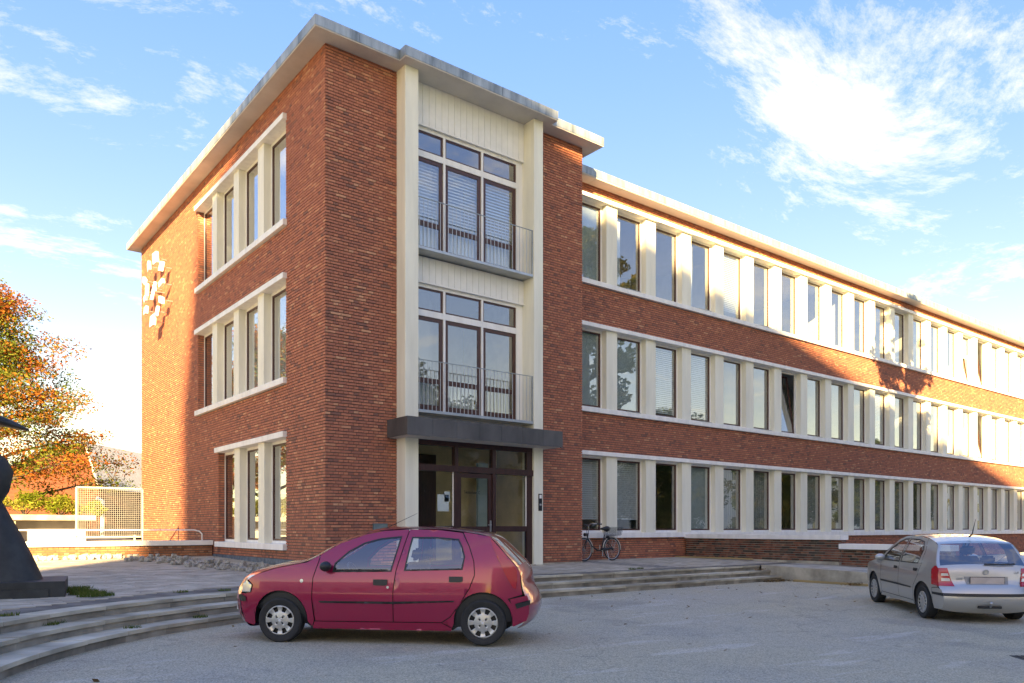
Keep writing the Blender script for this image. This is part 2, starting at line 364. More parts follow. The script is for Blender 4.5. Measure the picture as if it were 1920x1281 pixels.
# ================================================================== THE SETTING
XC, YC, RC = -1.0, -11.1, 6.9            # forecourt circle: steps curve round it
YS = YC + RC                             # straight part of the lowest riser
def zt(x, y):                            # terrace height
    if y < 0: return .417 + (y + 4.2) / 4.2 * .063 if y > -4.2 else .417
    return .48 + y / 8.2 * .16
def zg(x, y):                            # asphalt dips to the drain
    r = (x + cx * 0 - cx) * SA - (y - cy) * CA; d = (x - cx) * CA + (y - cy) * SA
    return -.13 * math.exp(-((r - 7) ** 2 / 34 + (d - 11.3) ** 2 / 20))
ASPH = mat('asphalt', (.48, .41, .285), .92, var=.12, vscale=160, bump=.55, bscale=220, detail=3)
def asphalt_nodes(m):
    t = m.node_tree; b = t.nodes['Principled BSDF']; L = t.links.new
    old = b.inputs['Base Color'].links[0].from_socket
    c = t.nodes.new('ShaderNodeTexCoord')
    for (sc, lo, hi, colr, amt, stx) in ((.55, .50, .72, (.27, .24, .20), .5, (1, 1, 1)), (.9, .57, .70, (.64, .59, .50), .6, (.4, 1.8, 1)), (.18, .45, .7, (.40, .375, .33), .5, (1, 1, 1)), (2.6, .60, .72, (.19, .17, .14), .5, (1, 1, 1)), (.32, .58, .64, (.24, .215, .18), .45, (1, .6, 1))):
        mp = t.nodes.new('ShaderNodeMapping'); mp.inputs['Scale'].default_value = stx; mp.inputs['Rotation'].default_value = (0, 0, .66); L(c.outputs['Object'], mp.inputs[0])
        n = t.nodes.new('ShaderNodeTexNoise'); n.inputs['Scale'].default_value = sc; n.inputs['Detail'].default_value = 7; n.inputs['Roughness'].default_value = .62; L(mp.outputs[0], n.inputs['Vector'])
        r = t.nodes.new('ShaderNodeMapRange'); r.inputs[1].default_value = lo; r.inputs[2].default_value = hi; r.inputs[4].default_value = amt; L(n.outputs[0], r.inputs[0])
        mx = t.nodes.new('ShaderNodeMixRGB'); L(r.outputs[0], mx.inputs[0]); L(old, mx.inputs[1]); mx.inputs[2].default_value = (*colr, 1); old = mx.outputs[0]
    nd = t.nodes.new('ShaderNodeTexNoise'); nd.inputs['Scale'].default_value = 1.5; nd.inputs['Detail'].default_value = 5; L(c.outputs['Object'], nd.inputs['Vector'])
    av = t.nodes.new('ShaderNodeMixRGB'); av.inputs[0].default_value = .35; L(c.outputs['Object'], av.inputs[1]); L(nd.outputs['Color'], av.inputs[2])
    vc = t.nodes.new('ShaderNodeTexVoronoi'); vc.feature = 'DISTANCE_TO_EDGE'; vc.inputs['Scale'].default_value = .42; L(av.outputs[0], vc.inputs['Vector'])
    rc = t.nodes.new('ShaderNodeMapRange'); rc.inputs[1].default_value = .0; rc.inputs[2].default_value = .006; rc.inputs[3].default_value = .28; rc.inputs[4].default_value = 0; L(vc.outputs['Distance'], rc.inputs[0])
    mc = t.nodes.new('ShaderNodeMixRGB'); L(rc.outputs[0], mc.inputs[0]); L(old, mc.inputs[1]); mc.inputs[2].default_value = (.12, .105, .085, 1); old = mc.outputs[0]
    v = t.nodes.new('ShaderNodeTexVoronoi'); v.inputs['Scale'].default_value = 75; L(c.outputs['Object'], v.inputs['Vector'])
    r = t.nodes.new('ShaderNodeMapRange'); r.inputs[1].default_value = .0; r.inputs[2].default_value = 1; r.inputs[3].default_value = .55; r.inputs[4].default_value = 1.5; L(v.outputs['Color'], r.inputs[0])
    mu = t.nodes.new('ShaderNodeVectorMath'); mu.operation = 'MULTIPLY'; L(old, mu.inputs[0]); L(r.outputs[0], mu.inputs[1]); L(mu.outputs[0], b.inputs['Base Color'])
asphalt_nodes(ASPH)
xs = [-900, -300, -100, -40] + [-22 + i * 1.0 for i in range(52)] + [45, 100, 300, 900]
ys = [-900, -300, -100, -50] + [-30 + i * 1.0 for i in range(32)] + [10, 30, 100, 300, 900]
g = MB().grid([[(x, y, zg(x, y)) for x in xs] for y in ys]).build('asphalt_ground', ASPH, smooth=True); tag(g, kind='structure')

# terrace base sheet
def arc(rad, a0=90, a1=182, n=40): return [(XC + rad * math.cos(R(a0 + (a1 - a0) * i / n)), YC + rad * math.sin(R(a0 + (a1 - a0) * i / n))) for i in range(n + 1)]
TRD = .36
def edge_line(k):                        # plan line of the k-th riser, right to left
    rad = RC + k * TRD
    return [(12.2, YC + rad)] + [(12.2 - (12.2 - XC) * i / 14, YC + rad) for i in range(1, 14)] + arc(rad)
top_edge = edge_line(2)
terr = [(14.28, 1.06), (14.28, -4.2), (12.2, -4.2)] + top_edge + [(-24, -11.2), (-24, 8.3), (0.02, 8.3), (0.02, .02), (8.3, .02), (8.3, 1.06)]
v, t = cdt(terr, step=1.2)
mb = MB(); mb.v = [(p[0], p[1], zt(*p) - .012) for p in v]; mb.f = t
terrace = mb.build('terrace', mat('terrace_joint', (.17, .155, .13), .95, var=.3, vscale=2, bump=.3)); fixn(terrace.data); tag(terrace, kind='structure')
# pavers: rows along X, as boxes laid flat
class Pavers:
    def __init__(s): s.l = []
def lay_pavers(test, darktest, parent):
    rng = random.Random(11); items = []; pw, pd = .42, .14; row = 0; y = -12.0
    while y < 8.2:
        x = -10 + (row % 2) * pw / 2
        while x < 14.2:
            xm, ym = x + pw / 2, y + pd / 2
            if test(xm, ym, pw, pd): items.append((x, y, darktest(xm, ym)))
            x += pw
        y += pd; row += 1
    def score(it):
        dx, dy = it[0] - cx, it[1] - cy; rr = dx * SA - dy * CA; dd = dx * CA + dy * SA
        return -(dd if dd > 1 and abs(rr / dd) < .65 and not (-4.6 < rr < .6 and dd > 10) else 999)
    items.sort(key=score, reverse=True)
    for dk, m in ((False, PAVER), (True, PAVERD)):
        V = []; Q = []; RN = []; n = 0
        for i, (x, y, d) in enumerate(items):
            if d != dk: continue
            z1 = zt(x, y) + rng.uniform(-.002, .003); g = .004
            if not dk and n < 300:
                inst('paver', unit(m), parent, (x + g, y + g, z1 - .05), 0, (pw - 2 * g, pd - 2 * g, .05)); n += 1; continue
            k = len(V)
            for zz in (z1 - .03, z1): V += [(x + g, y + g, zz), (x + pw - g, y + g, zz), (x + pw - g, y + pd - g, zz), (x + g, y + pd - g, zz)]
            Q += [(k + 4, k + 5, k + 6, k + 7), (k, k + 1, k + 5, k + 4), (k + 3, k, k + 4, k + 7), (k + 1, k + 2, k + 6, k + 5)]; RN += [rng.random()] * 4
        me = bpy.data.meshes.new('paving'); me.from_pydata(V, [], Q); at = me.attributes.new('rnd', 'FLOAT', 'FACE'); at.data.foreach_set('value', RN)
        tag(link('paving', me, m, parent), kind='stuff')
SETT = .55
def in_terr(x, y, pw, pd):
    if x > 12.1 and y < -3.4: return False
    if x < XC:
        rr = math.hypot(x - XC, y - YC)
        if rr < RC + 2 * TRD + .38 + SETT: return False
    elif y < YS + 2 * TRD + .38: return False
    if x > -.1 and y > -.08 and x < 8.4: return False
    if x > 8.2 and y > 1.0: return False
    return x > -9.5 or y > -6
lay_pavers(in_terr, lambda x, y: 8.3 < x < 9.15 or (x < XC and math.hypot(x - XC, y - YC) < RC + 2 * TRD + .95), terrace)
# steps: three courses of stone treads on risers, each stone a piece of its own
steps = empty('steps', (0, YS, 0)); tag(steps, kind='structure')
rng = random.Random(5)
for k in range(3):
    z1 = .139 * (k + 1); z0 = z1 - .139; line = edge_line(k); rin = edge_line(k + 1) if k < 2 else [(p[0], p[1] + .38) if p[0] >= XC else (XC + (p[0] - XC) * (RC + 2 * TRD + .38) / (RC + 2 * TRD), YC + (p[1] - YC) * (RC + 2 * TRD + .38) / (RC + 2 * TRD)) for p in line]
    # resample both lines by arc length of the outer one
    def resample(pl, n):
        d = [0]
        for a, b in zip(pl, pl[1:]): d.append(d[-1] + math.dist(a, b))
        return [(float(np.interp(d[-1] * i / n, d, [p[0] for p in pl])), float(np.interp(d[-1] * i / n, d, [p[1] for p in pl]))) for i in range(n + 1)]
    A = resample(line, 120); B = resample(rin, 120); i = 0
    while i < 120:
        n = rng.choice((4, 5, 6)); j = min(120, i + n)
        def blk(i0, i1, off, zl, zh, gap, inn):
            m = MB(); rows = []
            for q in range(i0, i1 + 1):
                f = gap if q == i0 else (-gap if q == i1 else 0)
                ax, ay = A[q]; bx_, by_ = B[q]
                ux, uy = bx_ - ax, by_ - ay; l = math.hypot(ux, uy); ux /= l; uy /= l
                tx_, ty_ = uy, -ux
                tx_, ty_ = -tx_, -ty_
                sx, sy = ax - ux * off + tx_ * f, ay - uy * off + ty_ * f; ex, ey = ax + ux * inn + tx_ * f, ay + uy * inn + ty_ * f
                rows.append([(sx, sy, zl), (sx, sy, zh), (ex, ey, zh), (ex, ey, zl), (sx, sy, zl)])
            m.grid(rows)
            n0 = len(rows) - 1
            m.f.append((0, 1, 2, 3)); m.f.append(tuple(n0 * 5 + q for q in (3, 2, 1, 0)))
            return m
        dz = rng.uniform(-.003, .003)
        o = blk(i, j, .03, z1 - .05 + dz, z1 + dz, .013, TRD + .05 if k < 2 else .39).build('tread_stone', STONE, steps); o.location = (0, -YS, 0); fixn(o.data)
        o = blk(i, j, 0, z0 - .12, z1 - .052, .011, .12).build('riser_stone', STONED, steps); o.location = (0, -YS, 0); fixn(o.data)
        i = j
# grass and moss along the joints of the steps and by the sculpture
def grass(name, spots, n, h, label):
    rng = random.Random(9); V = []; Fc = []; RN = []
    for _ in range(n):
        x, y, z, sp = rng.choice(spots); a = rng.uniform(0, 6.28); q = sp * math.sqrt(rng.random()); x += q * math.cos(a); y += q * math.sin(a) * .6
        hh = h * rng.uniform(.4, 1.2); b = rng.uniform(0, 6.28); w = .006; lx, ly = rng.uniform(-.5, .5) * hh, rng.uniform(-.5, .5) * hh; k = len(V)
        V += [(x - w * math.cos(b), y - w * math.sin(b), z), (x + w * math.cos(b), y + w * math.sin(b), z), (x + lx, y + ly, z + hh)]; Fc.append((k, k + 1, k + 2)); RN.append(rng.random())
    me = bpy.data.meshes.new(name); me.from_pydata(V, [], Fc); at = me.attributes.new('rnd', 'FLOAT', 'FACE'); at.data.foreach_set('value', RN)
    o = link(name, me, MATS['grass']); tag(o, label, 'grass', kind='stuff')
leaf_mat('grass', [(0, (.06, .09, .02)), (.7, (.11, .16, .035)), (1, (.20, .19, .07))])
gs = []
for px_, py_ in ((135, 1108), (150, 1110), (165, 1113), (180, 1117), (140, 1104)):
    x, y = px_on_z(px_, py_, .45); gs.append((x, y, .44, .28))
grass('grass', gs, 2600, .07, 'short green grass tuft growing beside the dark sculpture plinth')
gs = []
for px_, py_, z in ((92, 1172, .28), (105, 1168, .28), (15, 1155, .42), (250, 1178, .14), (375, 1158, .14), (340, 1111, .43), (420, 1108, .43), (1185, 1068, .43), (1200, 1067, .43)):
    x, y = px_on_z(px_, py_, z); gs.append((x, y, z, .12))
grass('weeds', gs, 700, .05, 'sparse green weeds sprouting from the joints of the stone steps')

# ramp beside the steps, with its concrete cheek
mb = MB(); prof = [(-3.55, .425), (-4.2, .418), (-7.2, .33), (-8.2, .26), (-9.2, -.05)]
mb.grid([[(12.2, y, z), (14.29, y, z)] for y, z in prof]); mb.grid([[(12.2, y, -.3), (12.2, y, z)] for y, z in prof]); mb.quad((12.2, -3.55, -.3), (12.2, -3.55, .425), (14.29, -3.55, .425), (14.29, -3.55, -.3))
o = mb.build('ramp', CONC); fixn(o.data); tag(o, kind='structure')
# upper yard behind the low wall
mb = MB(); mb.grid([[(x, y, 1.04 + max(0, y - 12) * .004) for x in (-60, -20, -10, -5, -.02)] for y in (8.45, 12, 20, 40, 80)])
o = mb.build('upper_yard', mat('yard', (.20, .19, .175), .95, var=.3, vscale=1.2, bump=.3)); tag(o, kind='structure')

# ================================================================== OFFICE BUILDING
BLD = empty('office_building', (0, 0, 0)); tag(BLD, 'three storey red brick office building with white window bands and tall glazed entrance bay', 'building')
XT, YT, YW, XW = 8.29, 17.45, 1.05, 60.0
ZS, ZSW = 12.95, 12.58                    # soffit levels of corner block and wing
wb = Wallbricks()
LG = [(2.37, 9.85, 9.35, 12.24, 4), (2.37, 9.85, 5.26, 8.12, 4), (2.37, 7.765, .94, 4.02, 3)]   # window groups, left facade
WGZ = [(9.35, 12.24), (5.25, 8.12), (1.2, 4.0)]
# left facade: u runs from the far end towards the corner
mbw = MB(); lo = (0, YT); lu = (0, -1); ln = (-1, 0)
lop = [(YT - b, YT - a, z0, z1) for a, b, z0, z1, n in LG]
wall_mesh(mbw, lo, lu, ln, YT, .3, ZS + .05, lop, .30)
wall_left = mbw.build('wall', MORTAR, BLD); fixn(wall_left.data)
wb.add(lo, lu, ln, bond(YT, .48, ZS, lop))
for a, b, z0, z1, n in LG:               # brick jamb at the far side of each opening
    wb.add((.0, b - .014), (1, 0), (0, -1), bond(.2, z0 + .16, z1 - .15))
# corner block front
wf = MB(); fo = [(1.93, 6.37, 0, 20)]
wall_mesh(wf, (0, 0), (1, 0), (0, -1), XT, .3, ZS + .05, fo, .30)
wall_mesh(wf, (XT, 0), (0, 1), (1, 0), YT, .3, ZS + .05, [], .3)
wall_mesh(wf, (XT, YT), (-1, 0), (0, 1), XT, .3, ZS + .05, [], .3)
wall_front = wf.build('wall', MORTAR, BLD); fixn(wall_front.data)
wb.add((0, 0), (1, 0), (0, -1), bond(XT, .515, ZS, fo))
wb.add((XT, 0), (0, 1), (1, 0), bond(YW + .1, .515, ZS, []))
wb.add((XT, YW), (0, 1), (1, 0), bond(8, ZSW + .2, ZS, []))
# wing
ww = MB(); wop = [(0, XW - XT, a, b) for a, b in WGZ]
wall_mesh(ww, (XT, YW), (1, 0), (0, -1), XW - XT, -.2, ZSW + .05, wop, .30)
wall_mesh(ww, (XW, YW), (0, 1), (1, 0), 12, -.2, ZSW, [], .3); wall_mesh(ww, (XW, YW + 12), (-1, 0), (0, 1), XW - XT, -.2, ZSW, [], .3)
wall_wing = ww.build('wall', MORTAR, BLD); fixn(wall_wing.data)
wb.add((XT, YW), (1, 0), (0, -1), bond(XW - XT, .0, ZSW, wop))
bstuff = wb.emit(BLD, wall_front, BRICK, hide=lambda p: (p.x > 14.3 and p.z < 1.1) or p.z < 1.5)
bx('plinth', CONC, BLD, -.0, 1.93, -.015, .2, .3, .512); bx('plinth', CONC, BLD, 6.37, XT + .02, -.025, .2, .3, .512)
bx('damp_course', MEMB, BLD, -.03, .1, 1.2, 8.2, .45, .70)

# windows ---------------------------------------------------------------
CACHE = {}
def frame_mesh(key, w, h, t, y0, y1, m, inset=0.):
    k = (key, round(w, 3), round(h, 3))
    if k not in CACHE:
        a, b, c, d = inset, w - inset, inset, h - inset; mb = MB()
        mb.box(a, a + t, y0, y1, c, d).box(b - t, b, y0, y1, c, d).box(a + t, b - t, y0 + .001, y1 - .001, c, c + t).box(a + t, b - t, y0 + .001, y1 - .001, d - t, d)
        me = mb.mesh(key); me.materials.append(m); CACHE[k] = me
    return CACHE[k]
def box_mesh(key, w, h, inset, y0, y1, m):
    k = (key, round(w, 3), round(h, 3), inset)
    if k not in CACHE:
        me = MB().box(inset, w - inset, y0, y1, inset, h - inset).mesh(key); me.materials.append(m); CACHE[k] = me
    return CACHE[k]
def slat_mesh(w, h, frac, sp=.07):
    k = ('blind', round(w, 3), round(h, 3), frac)
    if k not in CACHE:
        mb = MB(); z = h - .1
        while z > h * (1 - frac) + .05:
            mb.quad((.07, .10, z), (w - .07, .10, z), (w - .07, .145, z + .062), (.07, .145, z + .062)); z -= sp
        me = mb.mesh('blind'); me.materials.append(BLIND); CACHE[k] = me
    return CACHE[k]
def curtain_mesh(w, h, a, b, m, key):
    k = ('curtain', round(w, 3), round(h, 3), a, b, key)
    if k not in CACHE:
        rows = []; n = 60
        for i in range(n + 1):
            x = w * (a + (b - a) * i / n); y = .2 + .035 * math.sin(i * .95) + .012 * math.sin(i * 2.3)
            rows.append([(x, y, .06), (x, y, h * .5), (x, y, h - .08)])
        me = MB().grid(rows).mesh('curtain'); me.polygons.foreach_set('use_smooth', [True] * len(me.polygons)); me.materials.append(m); CACHE[k] = me
    return CACHE[k]
def window(parent, loc, rz, w, h, kind='', tilt=0):
    o = inst('window', frame_mesh('window', w, h, .075, 0, .07, WHITE), parent, loc, rz)
    s = inst('sash', frame_mesh('sash', w, h, .05, .008, .062, BROWN, .076), o, (0, 0, 0))
    g = inst('pane', box_mesh('pane', w, h, .127, .03, .036, GLASS), o, (0, 0, 0))
    if tilt:
        for q in (s, g): q.rotation_euler = (-R(tilt), 0, 0); q.location = (0, .03, .01)
    if kind.startswith('b'):
        inst('blind', slat_mesh(w, h, float(kind[1:] or 1)), o, (0, 0, 0))
    elif kind == 's':
        inst('screen', box_mesh('screen', w, h, .08, .09, .10, SCREEN), o, (0, 0, 0))
    elif kind == 'c':
        inst('curtain', curtain_mesh(w, h, .05, .95, CURT, 'g'), o, (0, 0, 0))
    elif kind == 'h':
        inst('curtain', curtain_mesh(w, h, .05, .38, BLIND, 'w'), o, (0, 0, 0))
    return o
REC = .20
# left facade groups
for gi, (a, b, z0, z1, n) in enumerate(LG):
    sh, lh = .16, .15
    bx('sill', WHITE, BLD, -.10, REC + .1, a - .06, b + .06, z0, z0 + sh, bevel=.006)
    bx('lintel', WHITE, BLD, -.11, REC + .1, a - .06, b + .06, z1 - lh, z1, bevel=.006)
    fw = .45; ww_ = (b - a - fw * (n - 1)) / n; zb, zh = z0 + sh, z1 - lh
    for i in range(n):
        y1 = b - i * (ww_ + fw)             # far edge of this window
        window(BLD, (REC, y1, zb), -R(90), ww_, zh - zb, {(0, 2): '', (1, 2): 'h', (1, 3): 'h', (0, 3): 'b.5'}.get((gi, i), ''))
        if i < n - 1: bx('fin', CREAM, BLD, -.005, REC + .08, y1 - ww_ - fw, y1 - ww_, zb, zh, bevel=.005)
# wing groups
KT = {0: 's', 1: 'h', 3: 'h', 4: 'b.9', 15: 'b.5'}
KM = {0: 's', 1: 's', 2: 'b.95', 3: 'b.95', 6: 'h', 10: 'b.9', 14: 'h'}
KG = {0: 'b.86', 1: 'b.86', 3: 's', 4: 'c', 5: 'c', 6: 'h', 7: 'c', 8: 'h', 9: 'c', 10: 'c', 11: 'c', 12: 'h', 13: 'c', 14: 'c', 16: 'c', 17: 'h', 18: 'c', 20: 'c'}
TILT = {(1, 6): 8, (1, 16): 8, (0, 15): 8, (0, 16): 8}
for gi, (z0, z1) in enumerate(WGZ):
    sh, lh = (.15, .13) if gi < 2 else (.17, .13); zb, zh = z0 + sh, z1 - lh
    bx('sill', WHITE, BLD, XT + .002, XW, YW - .10, YW + REC + .1, z0, zb, bevel=.006)
    bx('lintel', WHITE, BLD, XT + .002, XW, YW - .11, YW + REC + .1, zh, z1, bevel=.006)
    for k in range(-1, 26):
        x0 = 10.86 + 1.9 * k; kd = (KT, KM, KG)[gi].get(k + 1, '')
        if x0 + 1.4 > XW: break
        if k >= 0: bx('fin', CREAM, BLD, x0 - .5, x0, YW - .005, YW + REC + .08, zb, zh, bevel=.005)
        window(BLD, (x0, YW + REC, zb), 0, 1.4, zh - zb, kd, TILT.get((gi, k + 1), 0))
        if kd == '' and gi == 1 or (gi, k) in ((1, 2), (1, 0)): pass
        if gi < 2 and k % 2 == 0: bx('vent_grille', STEEL, BLD, x0 + .35, x0 + 1.05, YW - .112, YW - .09, zb + .002, zb + .02)
# interior: floors, ceilings, walls
inn = MB()
for z in (.40, 4.22, 8.5): inn.box(.32, XT - .32, .34, YT - .32, z, z + .2); inn.box(XT, XW - .3, YW + .31, YW + 11.6, z, z + .2)
inn.build('interior_floor', INTF, BLD)
inn = MB()
for z in (4.05, 8.3, 12.5): inn.box(.32, XT - .32, .34, YT - .32, z, z + .15); inn.box(XT, XW - .3, YW + .31, YW + 11.6, z - .1, z + .05)
inn.build('interior_ceiling', INTC, BLD)
inn = MB()
inn.box(4.2, 4.35, 2.2, YT - .4, .6, 12.5); inn.box(.33, 4.2, 2.1, 2.2, .6, 12.5); inn.box(.33, 4.2, 10.2, 10.3, .6, 12.5)
inn.box(XT + .02, XW - .4, YW + 5.5, YW + 5.65, -.1, 12.4)
for k in range(0, 26, 4): inn.box(10.61 + 1.9 * k - .06, 10.61 + 1.9 * k + .06, YW + .32, YW + 5.5, -.1, 12.4)
inn.build('interior_wall', INTW, BLD)
bx('hall_wall', TAN, BLD, 2.0, 6.39, 1.75, 1.85, .6, 4.04); bx('hall_wall', INTW, BLD, .35, XT - .4, 3.6, 3.7, .6, 12.4); bx('hall_wall', TAN, BLD, 6.4, 6.5, .34, 3.59, .6, 12.4)
bx('hall_partition', mat('pale_panel', (.30, .42, .45), .6, var=.04), BLD, 5.3, 5.65, 1.2, 1.3, .6, 3.4)
bx('hall_partition', DARKWOOD, BLD, 3.3, 3.5, 1.6, 1.7, .6, 3.6); bx('hall_partition', BROWN, BLD, 3.5, 4.15, 1.66, 1.72, .6, 3.6)

# entrance bay ------------------------------------------------------------
for (x0, x1) in ((1.92, 2.30), (6.05, 6.38)):
    bx('pillar', CREAM, BLD, x0, x1, -.416, .34, 4.19, ZS, bevel=.006)
    bx('pillar', CREAM, BLD, x0, x1, -.416, .10, .49, 3.76, bevel=.006)
    bx('pillar_base', CONC, BLD, x0 - .01, x1 + .01, -.43, .1, .3, .492)
YG = .13
colx = [(2.20, 3.375), (3.44, 4.61), (4.675, 5.83)]
def bay(zb, zrail0, zrail1, zt_, zmid, ck):
    fr = MB()
    fr.box(2.15, 6.06, YG - .03, YG + .08, zt_, zt_ + .1)
    fr.box(2.15, 6.06, YG - .03, YG + .08, zrail0, zrail1); fr.box(5.83, 6.06, YG - .032, YG + .082, zb, zt_)
    for (a, b), (c, d) in zip(colx, colx[1:]): fr.box(b, c, YG - .034, YG + .08, zb, zt_)
    f = fr.build('window', WHITE, BLD)
    for i, (a, b) in enumerate(colx):
        inst('sash', frame_mesh('transom_sash', b - a, zt_ - zrail1, .045, 0, .06, BROWN), f, (a, YG, zrail1))
        inst('pane', box_mesh('transom_pane', b - a, zt_ - zrail1, .04, .02, .026, GLASS), f, (a, YG, zrail1))
        s = MB(); h = zrail0 - zb; w = b - a
        s.box(0, .1, 0, .06, 0, h).box(w - .1, w, 0, .06, 0, h).box(.1, w - .1, .001, .059, 0, .2).box(.1, w - .1, .001, .059, h - .1, h).box(.1, w - .1, .001, .059, zmid - zb - .065, zmid - zb + .065)
        q = s.build('balcony_door', BROWN, f); q.location = (a, YG, zb)
        inst('pane', box_mesh('door_pane', w, h, .09, .02, .026, GLASS), f, (a, YG, zb))
        if ck == 'b': inst('blind', slat_mesh(w, h, .72, .085), f, (a, YG + .02, zb)); inst('curtain', curtain_mesh(w, h * .5, .06, .95, BLIND, 'lo'), f, (a, YG + .02, zb))
        elif i == 1 or i == 0: inst('curtain', curtain_mesh(w, h * .42, .06, .95, BLIND, 'lo'), f, (a, YG + .05, zb))
    bx('sill', STEEL, BLD, 2.31, 6.04, -.40, YG - .04, zb - .10, zb - .03, bevel=.004)
bay(8.62, 11.1, 11.26, 11.78, 9.41, 'b')
bay(4.52, 7.0, 7.16, 7.74, 5.35, '')
# white boarded spandrels: each board a piece
for (z0, z1) in ((11.9, 12.96), (7.86, 8.5)):
    n = 19; w = (6.05 - 2.30) / n
    for i in range(n): bx('cladding_board', BOARD, BLD, 2.30 + i * w + .004, 2.30 + (i + 1) * w - .004, YG - .10, YG - .07 + random.uniform(0, .003), z0, z1)
    bx('backing_board', mat('joint_grey', (.3, .31, .3), .9, var=0), BLD, 2.30, 6.05, YG - .069, YG + .05, z0, z1)
    bx('cladding_trim', BOARD, BLD, 2.30, 6.05, YG - .115, YG + .05, z0 - .035, z0 - .002)
bx('spandrel', WHITE, BLD, 2.3, 6.05, YG - .02, YG + .1, 4.19, 4.42)
# balustrades
for zb in (8.50, 4.43):
    b = MB().bar((2.30, -.37, zb + 1.32), (6.05, -.37, zb + 1.32), .026, .016).bar((2.30, -.37, zb + .06), (6.05, -.37, zb + .06), .025, .015)
    b.bar((6.02, -.37, zb), (6.02, -.37, zb + 1.32), .03, .03).bar((6.02, -.37, zb + 1.0), (6.06, -.37, zb + 1.0), .02)
    bo = b.build('balustrade', mat('rail_grey', (.33, .37, .37), .45, .5, var=.1), BLD)
    me = MB().box(-.006, .006, -.006, .006, .06, 1.31).mesh('baluster'); me.materials.append(mat('rail_light', (.50, .52, .52), .4, .4, var=.05))
    for i in range(30): inst('baluster', me, bo, (2.36 + i * .1235, -.37, zb))
# canopy
cp = MB().box(1.66, 6.60, -.968, .0, 3.77, 4.17).build('canopy', CANOPY, BLD)
bx('canopy_lining', SOFFIT, cp, 1.70, 6.56, -.93, -.02, 3.752, 3.768)
nx = [1.655 + i * (6.605 - 1.655) / 7 for i in range(8)]
for a, b in zip(nx, nx[1:]): bx('canopy_panel', CANOPY, cp, a + .003, b - .003, -.985, -.969, 3.755, 4.2)
bx('canopy_panel', CANOPY, cp, 1.643, 1.659, -.984, -.002, 3.755, 4.2); bx('canopy_panel', CANOPY, cp, 6.601, 6.617, -.984, -.002, 3.755, 4.2)
# entrance screen and door
YE = -.33
ex = [(2.31, 3.42), (3.53, 4.64), (4.75, 5.86)]
en = MB().box(2.30, 6.05, YE - .02, YE + .1, 3.62, 3.75).box(2.30, 6.05, YE - .06, YE + .1, 2.97, 3.13).box(5.86, 6.05, YE - .01, YE + .1, .5, 3.62)
for a, b in ((3.42, 3.53), (4.64, 4.75)): en.box(a, b, YE - .05, YE + .1, .5, 3.62)
for i in (0, 2): a, b = ex[i]; en.box(a, b, YE, YE + .08, 1.42, 1.57).box(a, b, YE, YE + .08, .5, .68)
ent = en.build('entrance_frame', DARKWOOD, BLD)
for a, b in ex: bx('pane', EGLASS, ent, a, b, YE + .03, YE + .038, 3.13, 3.62)
for i in (0, 2): a, b = ex[i]; bx('pane', EGLASS, ent, a, b, YE + .03, YE + .038, 1.57, 2.97); bx('pane', EGLASS, ent, a, b, YE + .03, YE + .038, .68, 1.42)
for i in (0, 2): a, b = ex[i]; bx('pane_bead', WHITE, ent, b - .03, b, YE + .012, YE + .029, 1.57, 2.97)
a, b = ex[1]
dr = MB().box(a + .004, a + .11, YE - .01, YE + .05, .52, 2.96).box(b - .11, b - .004, YE - .01, YE + .05, .52, 2.96).box(a + .11, b - .11, YE - .009, YE + .049, 2.84, 2.96).box(a + .11, b - .11, YE - .009, YE + .049, 1.42, 1.56).box(a + .11, b - .11, YE - .009, YE + .049, .52, .74).build('entrance_door', DARKWOOD, BLD)
bx('pane', EGLASS, dr, a + .11, b - .11, YE + .02, YE + .028, 1.56, 2.84); bx('pane', EGLASS, dr, a + .11, b - .11, YE + .02, YE + .028, .74, 1.42)
MB().bar((b - .06, YE - .03, 1.42), (b - .06, YE - .03, 1.72), .035, .03).tube([(b - .06, YE - .02, 1.6), (b - .06, YE - .07, 1.6), (b - .17, YE - .07, 1.6)], .011).build('door_handle', STEEL, dr)
fc = bpy.data.curves.new('lettering', 'FONT'); fc.body = 'Teknikerhuset 2C'; fc.size = .115; fc.extrude = .001
tmp = bpy.data.objects.new('lettering', fc); COL.objects.link(tmp)
dg = bpy.context.evaluated_depsgraph_get(); me = bpy.data.meshes.new_from_object(tmp.evaluated_get(dg)); bpy.data.objects.remove(tmp)
lt = link('lettering', me, BLACK, dr); lt.rotation_euler = (R(90), 0, 0); lt.location = (a + .22, YE + .018, 2.42); lt.scale = (.62, 1, 1)
bx('threshold', CONC, BLD, 2.30, 6.05, -.5, .3, .3, .51)
for (x0, x1, z0, z1, lab) in ((2.95, 3.3, 1.95, 2.38, 'large white paper notice taped inside the left entrance pane'), (3.16, 3.33, 2.2, 2.46, 'small blue and white notice overlapping the larger paper in the entrance')):
    y = YE + .055 if 'large' in lab else YE + .048
    o = MB().box(-(x1 - x0) / 2, (x1 - x0) / 2, 0, .003, 0, z1 - z0).build('paper_notice', PAPER); o.location = ((x0 + x1) / 2, y, z0); tag(o, lab, 'notice')
    if 'small' in lab: bx('picture', mat('print_blue', (.06, .10, .16), .6, var=0), o, -.045, .045, -.002, -.0005, .09, .17)

